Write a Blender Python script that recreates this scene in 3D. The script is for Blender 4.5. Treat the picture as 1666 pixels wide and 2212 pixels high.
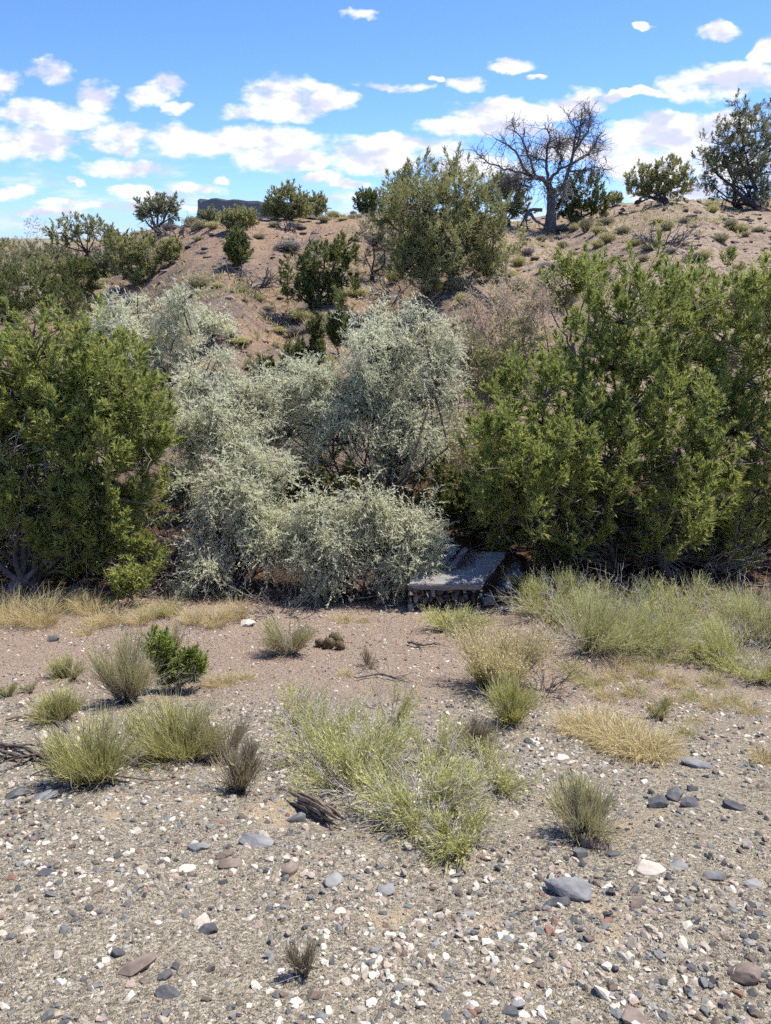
import bpy, bmesh, math, random
import numpy as np
from mathutils import Vector

# ------------------------------------------------------------------ scene, camera, sky, sun, exposure
scene = bpy.context.scene
COL = scene.collection
for o in list(bpy.data.objects):
    bpy.data.objects.remove(o)

HAZE = True
EYE = 1.65                       # the camera stands at the top of a gravel bank
PITCH = math.radians(19.6)
F = 1661.0                       # focal length for a 1666 x 2212 frame
CP, SP = math.cos(PITCH), math.sin(PITCH)
cam_d = bpy.data.cameras.new('camera')
cam_d.sensor_fit = 'VERTICAL'
cam_d.sensor_height = 24.0
cam_d.lens = 24.0 * F / 2212.0
cam_d.clip_start = 0.05
cam_d.clip_end = 30000
cam = bpy.data.objects.new('camera', cam_d)
COL.objects.link(cam)
cam.location = (0, 0, EYE)
cam.rotation_euler = (math.pi / 2 - PITCH, 0, 0)
scene.camera = cam

SUN = Vector((0.39, 0.26, 0.88)).normalized()     # direction towards the sun: high, to the right and a little beyond
sun_d = bpy.data.lights.new('sun', 'SUN')
sun_d.energy = 4.6
sun_d.angle = math.radians(0.53)
sun_d.color = (1.0, 0.95, 0.87)
sun_o = bpy.data.objects.new('sun', sun_d)
COL.objects.link(sun_o)
sun_o.location = (20, 10, 40)
sun_o.rotation_euler = SUN.to_track_quat('Z', 'Y').to_euler()

scene.view_settings.view_transform = 'Standard'
scene.view_settings.look = 'None'
scene.view_settings.exposure = 0.72
scene.view_settings.gamma = 1.0
scene.view_settings.use_curve_mapping = False
scene.cycles.max_bounces = 4
scene.cycles.use_adaptive_sampling = True
scene.cycles.adaptive_threshold = 0.03
scene.cycles.diffuse_bounces = 2
scene.cycles.glossy_bounces = 2
scene.cycles.transmission_bounces = 3
scene.cycles.transparent_max_bounces = 4
scene.cycles.volume_bounces = 0
scene.cycles.use_denoising = False


def pix_dir(px, py):
    X = (px - 833.0) / F
    Y = (1106.0 - py) / F
    return np.array([X, CP + Y * SP, -SP + Y * CP])


def uv_of(px, py):
    d = pix_dir(px, py)
    return d[0] / d[1], d[2] / d[1]


def build_world():
    w = bpy.data.worlds.new('World')
    scene.world = w
    w.use_nodes = True
    w.cycles.sampling_method = 'NONE'
    nt = w.node_tree
    N, L = nt.nodes, nt.links
    N.clear()
    out = N.new('ShaderNodeOutputWorld')
    bg = N.new('ShaderNodeBackground')
    L.new(bg.outputs[0], out.inputs[0])
    sky = N.new('ShaderNodeTexSky')
    sky.sky_type = 'NISHITA'
    sky.sun_disc = False
    sky.sun_elevation = math.asin(SUN.z)
    sky.sun_rotation = math.atan2(SUN.x, SUN.y)
    sky.altitude = 1600
    sky.air_density = 1.0
    sky.dust_density = 0.35
    sky.ozone_density = 2.2
    tc = N.new('ShaderNodeTexCoord')

    def math_n(op, a, b=None, c=None, clamp=False):
        m = N.new('ShaderNodeMath')
        m.operation = op
        m.use_clamp = clamp
        for i, v in enumerate((a, b, c)):
            if v is None:
                continue
            if isinstance(v, (int, float)):
                m.inputs[i].default_value = v
            else:
                L.new(v, m.inputs[i])
        return m.outputs[0]

    def smooth(a, lo, hi):
        m = N.new('ShaderNodeMapRange')
        m.interpolation_type = 'SMOOTHSTEP'
        m.inputs['From Min'].default_value = lo
        m.inputs['From Max'].default_value = hi
        L.new(a, m.inputs['Value'])
        return m.outputs['Result']

    def vec(a, b, c):
        m = N.new('ShaderNodeCombineXYZ')
        for i, v in enumerate((a, b, c)):
            if isinstance(v, (int, float)):
                m.inputs[i].default_value = v
            else:
                L.new(v, m.inputs[i])
        return m.outputs[0]

    def vmath(op, a, b=None, c=None):
        m = N.new('ShaderNodeVectorMath')
        m.operation = op
        for i, v in enumerate((a, b, c)):
            if v is None:
                continue
            if isinstance(v, tuple):
                m.inputs[i].default_value = v
            else:
                L.new(v, m.inputs[i])
        return m

    def noise(v, scale, detail, rough=0.55):
        t = N.new('ShaderNodeTexNoise')
        t.inputs['Scale'].default_value = scale
        t.inputs['Detail'].default_value = detail
        t.inputs['Roughness'].default_value = rough
        L.new(v, t.inputs['Vector'])
        return t

    sep = N.new('ShaderNodeSeparateXYZ')
    L.new(tc.outputs['Generated'], sep.inputs[0])
    x, y, z = sep.outputs
    ys = math_n('MAXIMUM', y, 0.08)
    u = math_n('DIVIDE', x, ys)
    v = math_n('DIVIDE', z, ys)
    uv = vec(u, v, 0.0)
    # warp the cloud bank coordinates
    wn = noise(vec(u, math_n('MULTIPLY', v, 1.6), 3.0), 11.0, 4.0, 0.62)
    wv = vmath('SUBTRACT', wn.outputs['Color'], (0.5, 0.5, 0.5)).outputs[0]
    uvw = vmath('MULTIPLY_ADD', wv, (0.078, 0.042, 0.0), uv).outputs[0]
    q = None
    for (px, py, rx, ry) in CLOUDS:
        u0, v0 = uv_of(px, py)
        u1, _ = uv_of(px + rx, py)
        _, v1 = uv_of(px, py - ry)
        sx, sy = 1.0 / (u1 - u0), 1.0 / (v1 - v0)
        m = vmath('MULTIPLY_ADD', uvw, (sx, sy, 0.0), (-u0 * sx, -v0 * sy, 0.0)).outputs[0]
        d = vmath('DOT_PRODUCT', m, m).outputs['Value']
        q = d if q is None else math_n('MINIMUM', q, d)
    q = math_n('MINIMUM', q, 6.0)
    pn = vec(u, math_n('MULTIPLY', v, 2.0), 0.0)
    n1 = noise(pn, 17.0, 5.0, 0.6)
    # the same field shifted towards the sun: its difference is relief
    n2 = noise(vmath('ADD', pn, (0.012, 0.034, 0.0)).outputs[0], 17.0, 2.0, 0.55)
    dens = math_n('ADD', math_n('SUBTRACT', 1.0, q), math_n('MULTIPLY', math_n('SUBTRACT', n1.outputs['Fac'], 0.5), 3.8))
    mask = smooth(dens, -0.38, 0.80)
    # thin broken cloud low over the horizon
    n3 = noise(vec(math_n('MULTIPLY', u, 1.0), math_n('MULTIPLY', v, 4.0), 7.0), 9.0, 4.0, 0.6)
    low = math_n('MULTIPLY', smooth(n3.outputs['Fac'], 0.50, 0.72), math_n('MULTIPLY', smooth(v, 0.125, 0.05), 0.75))
    mask = math_n('MAXIMUM', mask, low)
    # the rest of the dome carries the same kind of broken cumulus
    zz = math_n('ADD', math_n('MAXIMUM', z, 0.0), 0.10)
    dome = vec(math_n('DIVIDE', x, zz), math_n('DIVIDE', y, zz), 1.5)
    n4 = noise(dome, 1.1, 4.0, 0.58)
    gen = math_n('MULTIPLY', smooth(n4.outputs['Fac'], 0.56, 0.68), 0.95)
    side = math_n('MAXIMUM', smooth(math_n('ABSOLUTE', u), 0.56, 0.70), math_n('MAXIMUM', smooth(v, 0.27, 0.36), smooth(y, 0.30, 0.10)))
    gen = math_n('MULTIPLY', gen, side)
    mask = math_n('MAXIMUM', math_n('MULTIPLY', mask, math_n('SUBTRACT', 1.0, side)), gen)
    mask = math_n('MULTIPLY', mask, smooth(z, -0.01, 0.01))
    rel = math_n('SUBTRACT', n1.outputs['Fac'], n2.outputs['Fac'])
    lit = smooth(math_n('ADD', math_n('MULTIPLY', rel, 1.0), math_n('MULTIPLY', math_n('SUBTRACT', 0.5, smooth(dens, 0.2, 2.0)), 0.06)), -0.13, 0.09)
    cc = N.new('ShaderNodeMix')
    cc.data_type = 'RGBA'
    cc.inputs[6].default_value = (0.60, 0.61, 0.76, 1)
    cc.inputs[7].default_value = (0.86, 0.86, 0.90, 1)
    L.new(lit, cc.inputs[0])
    # sky, with the air a little whiter low down
    sc = N.new('ShaderNodeMix')
    sc.data_type = 'RGBA'
    sc.blend_type = 'MULTIPLY'
    sc.inputs[0].default_value = 1.0
    sc.inputs[7].default_value = (SKY_GAIN[0], SKY_GAIN[1], SKY_GAIN[2], 1)
    L.new(sky.outputs[0], sc.inputs[6])
    mx = N.new('ShaderNodeMix')
    mx.data_type = 'RGBA'
    L.new(mask, mx.inputs[0])
    L.new(sc.outputs[2], mx.inputs[6])
    cs = N.new('ShaderNodeMix')
    cs.data_type = 'RGBA'
    cs.blend_type = 'MULTIPLY'
    cs.inputs[0].default_value = 1.0
    cs.inputs[7].default_value = (CLOUD_GAIN, CLOUD_GAIN, CLOUD_GAIN, 1)
    L.new(cc.outputs[2], cs.inputs[6])
    L.new(cs.outputs[2], mx.inputs[7])
    L.new(mx.outputs[2], bg.inputs[0])
    bg.inputs[1].default_value = 0.12


SKY_GAIN = (0.50, 0.70, 1.12)
CLOUD_GAIN = 6.7
CLOUDS = [(112,162,60,32),(-10,185,60,38),(205,207,62,27),(367,188,44,32),(335,218,50,26),(398,243,30,14),
 (605,205,85,42),(600,238,125,26),(700,222,52,30),(830,190,78,14),(770,32,36,12),(1385,62,18,8),(1550,72,42,19),
 (1655,110,32,32),(1118,138,52,19),(1008,183,46,21),(944,175,14,11),(1166,170,18,8),(1240,218,75,30),(1110,240,130,22),
 (1045,278,150,24),(1565,178,128,42),(1360,203,90,10),(90,250,150,32),(55,315,125,46),(250,292,75,28),(500,305,200,38),
 (610,345,120,32),(670,350,56,26),(240,325,50,20),(262,364,80,18),(850,318,140,28),(820,345,110,40),(1460,300,190,52),
 (1540,262,130,24),(1400,355,140,44),(1040,365,130,32),(1250,320,120,30),(25,415,46,18),(285,408,52,16),(430,402,58,15),
 (478,381,28,9),(165,393,22,8),(170,440,80,12),(310,445,90,14),(1620,350,120,50),(1490,420,150,30),(90,458,70,9),(760,402,50,12),
 (450,445,70,14),(700,390,60,12)]
build_world()

# ------------------------------------------------------------------ noise and terrain


def _hash(ix, iy, s):
    h = (ix.astype(np.int64) * 374761393 + iy.astype(np.int64) * 668265263 + s * 982451653) & 0x7fffffff
    h = ((h ^ (h >> 13)) * 1274126177) & 0x7fffffff
    return ((h ^ (h >> 16)) & 0xffff) / 65535.0


def vnoise(x, y, s=0):
    x = np.asarray(x, float)
    y = np.asarray(y, float)
    ix, iy = np.floor(x), np.floor(y)
    fx, fy = x - ix, y - iy
    fx = fx * fx * (3 - 2 * fx)
    fy = fy * fy * (3 - 2 * fy)
    a, b = _hash(ix, iy, s), _hash(ix + 1, iy, s)
    c, d = _hash(ix, iy + 1, s), _hash(ix + 1, iy + 1, s)
    return (a + (b - a) * fx) * (1 - fy) + (c + (d - c) * fx) * fy


def fbm(x, y, s=0, o=4):
    v, a, t = 0.0, 0.5, 0.0
    for i in range(o):
        v = v + a * (vnoise(x * 2 ** i + 17.3 * i, y * 2 ** i - 9.1 * i, s + i) - 0.5)
        a *= 0.5
    return v * 2


_py = np.arange(-12, 30, 0.05)
_pz = np.interp(_py, [-12, -1.5, 0.3, 1.0, 5.0, 6.8, 8.3, 10, 14, 30], [0.05, 0.05, 0.0, -0.25, -1.72, -2.25, -2.55, -2.72, -2.8, -2.8])
_k = np.hanning(41)
_k /= _k.sum()
_pz = np.convolve(np.pad(_pz, 20, mode='edge'), _k, 'valid')
_CT = [(-900,545,62),(-400,545,62),(0,542,60),(110,535,58),(200,524,52),(330,494,44),(450,486,42),(600,472,42),(720,465,42),
       (820,460,44),(950,470,46),(1120,478,50),(1300,444,54),(1450,432,56),(1666,430,56),(2100,430,58),(2600,440,60)]
_ct_t, _ct_d, _ct_z = [], [], []
for px, py, d in _CT:
    u_, v_ = uv_of(px, py)
    _ct_t.append(u_)
    _ct_d.append(d)
    _ct_z.append(EYE + v_ * d)


def height(x, y):
    x = np.asarray(x, float)
    y = np.asarray(y, float)
    near = np.interp(y, _py, _pz)
    near = near + 0.10 * fbm(x * 0.5, y * 0.5, 3, 3) * np.clip((y + 2) / 4, 0.2, 1)
    t = x / np.maximum(y, 8.0)
    zc = np.interp(t, _ct_t, _ct_z)
    dc = np.interp(t, _ct_t, _ct_d)
    y0 = 13.5
    s = np.clip((y - y0) / (dc - y0), 0, 1)
    s2 = np.clip(s, 0.0, 1.0)
    prof = 0.75 * (1 - (1 - s2) ** 1.55) + 0.25 * s2 * s2 * (3 - 2 * s2)
    hill = -2.8 + (zc + 2.8) * prof
    # shallow gullies running down the face
    g = 1.5 * fbm(t * 9.0 + 3, y * 0.035, 11, 3) * np.sin(np.pi * np.clip(s, 0, 1)) ** 0.8
    rough = 0.34 * fbm(x * 0.16, y * 0.16, 21, 4) + 0.14 * fbm(x * 0.9, y * 0.9, 31, 3)
    far = np.clip((y - dc) / 90.0, 0, None)
    hill = hill + (g + rough * np.clip(s * 4, 0, 1)) * np.exp(-far * 0.7)
    beyond = np.where(y > dc, (np.minimum(hill, 9e9) - 0.0) * np.exp(-far) + (0.0) * (1 - np.exp(-far)), hill)
    w = np.clip((y - 12.0) / 4.0, 0, 1)
    w = w * w * (3 - 2 * w)
    return near * (1 - w) + beyond * w


def hz(x, y):
    return float(height(np.array([x]), np.array([y]))[0])


_TT = np.concatenate([np.linspace(0.5, 20, 260), np.geomspace(20, 300, 420)[1:]])


def at(px, py):
    """Where the line of sight through a photo pixel meets the ground."""
    d = pix_dir(px, py)
    P = np.array([0, 0, EYE]) + _TT[:, None] * d
    b = P[:, 2] - height(P[:, 0], P[:, 1])
    i = np.argmax(b < 0) if (b < 0).any() else len(b) - 1
    i = max(i, 1)
    f = b[i - 1] / (b[i - 1] - b[i]) if b[i - 1] != b[i] else 0
    p = P[i - 1] + (P[i] - P[i - 1]) * f
    return np.array([p[0], p[1], hz(p[0], p[1])])


def atd(px, py, y):
    """The point on a pixel's line of sight at ground distance y."""
    d = pix_dir(px, py)
    return np.array([0, 0, EYE]) + d * (y / d[1])


def mpp(p):
    """Metres per photo pixel at point p."""
    return (p[1] * CP + (EYE - p[2]) * SP) / F


# ------------------------------------------------------------------ materials
def new_mat(name):
    m = bpy.data.materials.new(name)
    m.use_nodes = True
    nt = m.node_tree
    nt.nodes.clear()
    out = nt.nodes.new('ShaderNodeOutputMaterial')
    return m, nt, out


def ramp(nt, src, stops, interp='LINEAR'):
    r = nt.nodes.new('ShaderNodeValToRGB')
    r.color_ramp.interpolation = interp
    e = r.color_ramp.elements
    while len(e) > 1:
        e.remove(e[-1])
    e[0].position = stops[0][0]
    e[0].color = (*stops[0][1], 1)
    for p, c in stops[1:]:
        k = e.new(p)
        k.color = (*c, 1)
    nt.links.new(src, r.inputs[0])
    return r.outputs[0]


def leaf_mat(name, stops, transl=0.3, rough=0.6, spec=0.25):
    m, nt, out = new_mat(name)
    a = nt.nodes.new('ShaderNodeAttribute')
    a.attribute_name = 'tint'
    c = ramp(nt, a.outputs['Fac'], stops)
    p = nt.nodes.new('ShaderNodeBsdfPrincipled')
    p.inputs['Roughness'].default_value = rough
    p.inputs['Specular IOR Level'].default_value = spec
    nt.links.new(c, p.inputs['Base Color'])
    if transl > 0:
        t = nt.nodes.new('ShaderNodeBsdfTranslucent')
        nt.links.new(c, t.inputs[0])
        mx = nt.nodes.new('ShaderNodeMixShader')
        mx.inputs[0].default_value = transl
        nt.links.new(p.outputs[0], mx.inputs[1])
        nt.links.new(t.outputs[0], mx.inputs[2])
        nt.links.new(mx.outputs[0], out.inputs[0])
    else:
        nt.links.new(p.outputs[0], out.inputs[0])
    return m


def bark_mat(name, c0, c1, scale=14.0):
    m, nt, out = new_mat(name)
    tc = nt.nodes.new('ShaderNodeTexCoord')
    mp = nt.nodes.new('ShaderNodeMapping')
    mp.inputs['Scale'].default_value = (1, 1, 0.18)
    nt.links.new(tc.outputs['Object'], mp.inputs[0])
    n = nt.nodes.new('ShaderNodeTexNoise')
    n.inputs['Scale'].default_value = scale
    n.inputs['Detail'].default_value = 4
    nt.links.new(mp.outputs[0], n.inputs['Vector'])
    c = ramp(nt, n.outputs['Fac'], [(0.3, c0), (0.7, c1)])
    p = nt.nodes.new('ShaderNodeBsdfPrincipled')
    p.inputs['Roughness'].default_value = 0.9
    p.inputs['Specular IOR Level'].default_value = 0.15
    nt.links.new(c, p.inputs['Base Color'])
    b = nt.nodes.new('ShaderNodeBump')
    b.inputs['Strength'].default_value = 0.6
    b.inputs['Distance'].default_value = 0.02
    nt.links.new(n.outputs['Fac'], b.inputs['Height'])
    nt.links.new(b.outputs[0], p.inputs['Normal'])
    nt.links.new(p.outputs[0], out.inputs[0])
    return m


def rock_mat(name, c0, c1, c2, scale=9.0, bump=0.5):
    m, nt, out = new_mat(name)
    tc = nt.nodes.new('ShaderNodeTexCoord')
    oi = nt.nodes.new('ShaderNodeObjectInfo')
    add = nt.nodes.new('ShaderNodeVectorMath')
    nt.links.new(tc.outputs['Object'], add.inputs[0])
    nt.links.new(oi.outputs['Location'], add.inputs[1])
    n = nt.nodes.new('ShaderNodeTexNoise')
    n.inputs['Scale'].default_value = scale
    n.inputs['Detail'].default_value = 6
    n.inputs['Roughness'].default_value = 0.65
    nt.links.new(add.outputs[0], n.inputs['Vector'])
    c = ramp(nt, n.outputs['Fac'], [(0.32, c0), (0.52, c1), (0.7, c2)])
    p = nt.nodes.new('ShaderNodeBsdfPrincipled')
    p.inputs['Roughness'].default_value = 0.85
    p.inputs['Specular IOR Level'].default_value = 0.2
    nt.links.new(c, p.inputs['Base Color'])
    n2 = nt.nodes.new('ShaderNodeTexNoise')
    n2.inputs['Scale'].default_value = scale * 4
    n2.inputs['Detail'].default_value = 5
    nt.links.new(add.outputs[0], n2.inputs['Vector'])
    b = nt.nodes.new('ShaderNodeBump')
    b.inputs['Strength'].default_value = bump
    b.inputs['Distance'].default_value = 0.015
    nt.links.new(n2.outputs['Fac'], b.inputs['Height'])
    nt.links.new(b.outputs[0], p.inputs['Normal'])
    nt.links.new(p.outputs[0], out.inputs[0])
    return m


def ground_material():
    m, nt, out = new_mat('desert_ground')
    N, L = nt.nodes, nt.links
    geo = N.new('ShaderNodeNewGeometry')
    pos = geo.outputs['Position']
    sep = N.new('ShaderNodeSeparateXYZ')
    L.new(pos, sep.inputs[0])

    def noise(scale, detail, rough=0.55, off=None):
        t = N.new('ShaderNodeTexNoise')
        t.inputs['Scale'].default_value = scale
        t.inputs['Detail'].default_value = detail
        t.inputs['Roughness'].default_value = rough
        if off:
            a = N.new('ShaderNodeVectorMath')
            a.inputs[1].default_value = off
            L.new(pos, a.inputs[0])
            L.new(a.outputs[0], t.inputs['Vector'])
        else:
            L.new(pos, t.inputs['Vector'])
        return t.outputs['Fac']

    def mr(v, a, b, c=0.0, d=1.0):
        t = N.new('ShaderNodeMapRange')
        t.interpolation_type = 'SMOOTHSTEP'
        for k, val in (('From Min', a), ('From Max', b), ('To Min', c), ('To Max', d)):
            t.inputs[k].default_value = val
        L.new(v, t.inputs['Value'])
        return t.outputs['Result']

    def mix(f, a, b, blend='MIX'):
        t = N.new('ShaderNodeMix')
        t.data_type = 'RGBA'
        t.blend_type = blend
        if isinstance(f, float):
            t.inputs[0].default_value = f
        else:
            L.new(f, t.inputs[0])
        for i, c in ((6, a), (7, b)):
            if isinstance(c, tuple):
                t.inputs[i].default_value = (*c, 1)
            else:
                L.new(c, t.inputs[i])
        return t.outputs[2]

    def mth(op, a, b):
        t = N.new('ShaderNodeMath')
        t.operation = op
        for i, v in enumerate((a, b)):
            if isinstance(v, (int, float)):
                t.inputs[i].default_value = v
            else:
                L.new(v, t.inputs[i])
        return t.outputs[0]

    def vor(scale, feature='F1', rnd=1.0):
        t = N.new('ShaderNodeTexVoronoi')
        t.feature = feature
        t.inputs['Scale'].default_value = scale
        t.inputs['Randomness'].default_value = rnd
        L.new(pos, t.inputs['Vector'])
        return t

    nb = noise(0.35, 4)
    nm = noise(1.7, 5, 0.6, (5, 3, 1))
    nf = noise(26, 5, 0.65, (1, 9, 4))
    yw = mth('ADD', sep.outputs[1], mth('MULTIPLY', mth('SUBTRACT', nm, 0.5), 2.2))
    # bank: fine grey-brown gravel with sandy patches
    vg = vor(95)
    vg2 = vor(210)
    sepc = N.new('ShaderNodeSeparateColor')
    L.new(vg.outputs['Color'], sepc.inputs[0])
    sepd = N.new('ShaderNodeSeparateColor')
    L.new(vg2.outputs['Color'], sepd.inputs[0])
    cg = ramp(nt, sepc.outputs[0], [(0.0, (0.066, 0.061, 0.052)), (0.2, (0.183, 0.157, 0.115)), (0.5, (0.337, 0.284, 0.200)), (0.80, (0.459, 0.392, 0.277)), (1.0, (0.672, 0.611, 0.481))])
    cg2 = ramp(nt, sepd.outputs[0], [(0.0, (0.113, 0.097, 0.075)), (0.5, (0.301, 0.251, 0.176)), (1.0, (0.509, 0.439, 0.319))])
    gravel = mix(0.45, cg, cg2)
    sand = mix(nf, (0.380, 0.289, 0.184), (0.500, 0.394, 0.265))
    bank = mix(mr(noise(3.1, 4, 0.6, (2, 2, 8)), 0.55, 0.68), gravel, sand)
    # lower flat: pinkish soil
    soil = mix(nf, (0.279, 0.199, 0.137), (0.428, 0.316, 0.227))
    soil = mix(mr(sepd.outputs[1], 0.80, 0.95), soil, (0.46, 0.40, 0.35))
    soil = mix(mr(sepc.outputs[1], 0.84, 0.95), soil, (0.12, 0.10, 0.095))
    c = mix(mr(yw, 3.8, 6.6), bank, soil)
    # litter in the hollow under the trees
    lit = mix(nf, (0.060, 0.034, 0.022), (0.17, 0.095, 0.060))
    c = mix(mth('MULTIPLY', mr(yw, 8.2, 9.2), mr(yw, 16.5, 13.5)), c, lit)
    # hill
    h1 = mix(mr(nb, 0.35, 0.65), (0.275, 0.200, 0.140), (0.345, 0.232, 0.150))
    h1 = mix(mth('MULTIPLY', mr(noise(0.8, 5, 0.6, (4, 1, 2)), 0.47, 0.62), mr(sep.outputs[2], 2.2, 0.2)), h1, (0.185, 0.140, 0.122))
    h1 = mix(mth('MULTIPLY', mr(sep.outputs[2], 0.6, 2.6), 0.75), h1, (0.375, 0.255, 0.165))
    h2 = mix(mr(nb, 0.3, 0.7), (0.345, 0.262, 0.188), (0.42, 0.32, 0.23))
    side = mr(mth('ADD', sep.outputs[0], mth('MULTIPLY', mth('SUBTRACT', nb, 0.5), 8.0)), 1.0, 7.0)
    h = mix(side, h1, h2)
    vs = vor(5.5)
    seps = N.new('ShaderNodeSeparateColor')
    L.new(vs.outputs['Color'], seps.inputs[0])
    st = mth('MULTIPLY', mr(seps.outputs[0], 0.70, 0.78), mr(vs.outputs['Distance'], 0.42, 0.25))
    h = mix(mth('MULTIPLY', st, 0.75), h, (0.17, 0.125, 0.105))
    h = mix(mth('MULTIPLY', mr(noise(7, 4, 0.65, (8, 8, 8)), 0.5, 0.68), 0.45), h, (0.40, 0.32, 0.20))
    h = mix(mth('MULTIPLY', mr(noise(2.6, 5, 0.65, (3, 8, 5)), 0.50, 0.64), 0.75), h, (0.200, 0.150, 0.112))
    h = mix(mth('MULTIPLY', mr(noise(0.9, 6, 0.7, (1, 4, 9)), 0.50, 0.66), 0.55), h, (0.225, 0.165, 0.138))
    grain = N.new('ShaderNodeMix')
    grain.data_type = 'RGBA'
    grain.blend_type = 'MULTIPLY'
    grain.inputs[0].default_value = 1.0
    L.new(h, grain.inputs[6])
    L.new(ramp(nt, noise(19, 6, 0.75, (6, 2, 3)), [(0.36, (0.55, 0.53, 0.52)), (0.52, (1.0, 1.0, 1.0)), (0.68, (1.28, 1.24, 1.15))]), grain.inputs[7])
    h = grain.outputs[2]
    on_hill = mr(yw, 14.0, 17.5)
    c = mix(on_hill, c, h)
    # far plain: sage grey-green
    c = mix(mr(sep.outputs[1], 90, 260), c, mix(nm, (0.17, 0.17, 0.10), (0.30, 0.24, 0.16)))
    p = N.new('ShaderNodeBsdfPrincipled')
    p.inputs['Roughness'].default_value = 0.95
    p.inputs['Specular IOR Level'].default_value = 0.1
    L.new(c, p.inputs['Base Color'])
    b1 = N.new('ShaderNodeBump')
    b1.invert = True
    b1.inputs['Strength'].default_value = 0.9
    b1.inputs['Distance'].default_value = 0.008
    L.new(mth('ADD', vg.outputs['Distance'], mth('MULTIPLY', vg2.outputs['Distance'], 0.6)), b1.inputs['Height'])
    b2 = N.new('ShaderNodeBump')
    b2.inputs['Strength'].default_value = 0.8
    b2.inputs['Distance'].default_value = 0.14
    L.new(mth('ADD', noise(2.5, 8, 0.74, (7, 7, 1)), mth('MULTIPLY', mth('MULTIPLY', st, on_hill), 0.6)), b2.inputs['Height'])
    L.new(b1.outputs[0], b2.inputs['Normal'])
    L.new(b2.outputs[0], p.inputs['Normal'])
    L.new(p.outputs[0], out.inputs[0])
    return m


# ------------------------------------------------------------------ mesh helpers
def tag(o, label=None, cat=None, group=None, kind=None):
    if label: o['label'] = label
    if cat: o['category'] = cat
    if group: o['group'] = group
    if kind: o['kind'] = kind
    return o


def empty(name, loc):
    o = bpy.data.objects.new(name, None)
    o.empty_display_size = 0.1
    COL.objects.link(o)
    o.location = [float(c) for c in loc]
    return o


def norm(a):
    return a / np.maximum(np.linalg.norm(a, axis=-1, keepdims=True), 1e-9)


def perp(A):
    """Two unit vectors square to each A."""
    ref = np.where(np.abs(A[..., 2:3]) > 0.9, np.array([1.0, 0, 0]), np.array([0, 0, 1.0]))
    U = norm(np.cross(A, ref))
    return U, np.cross(A, U)


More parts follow.
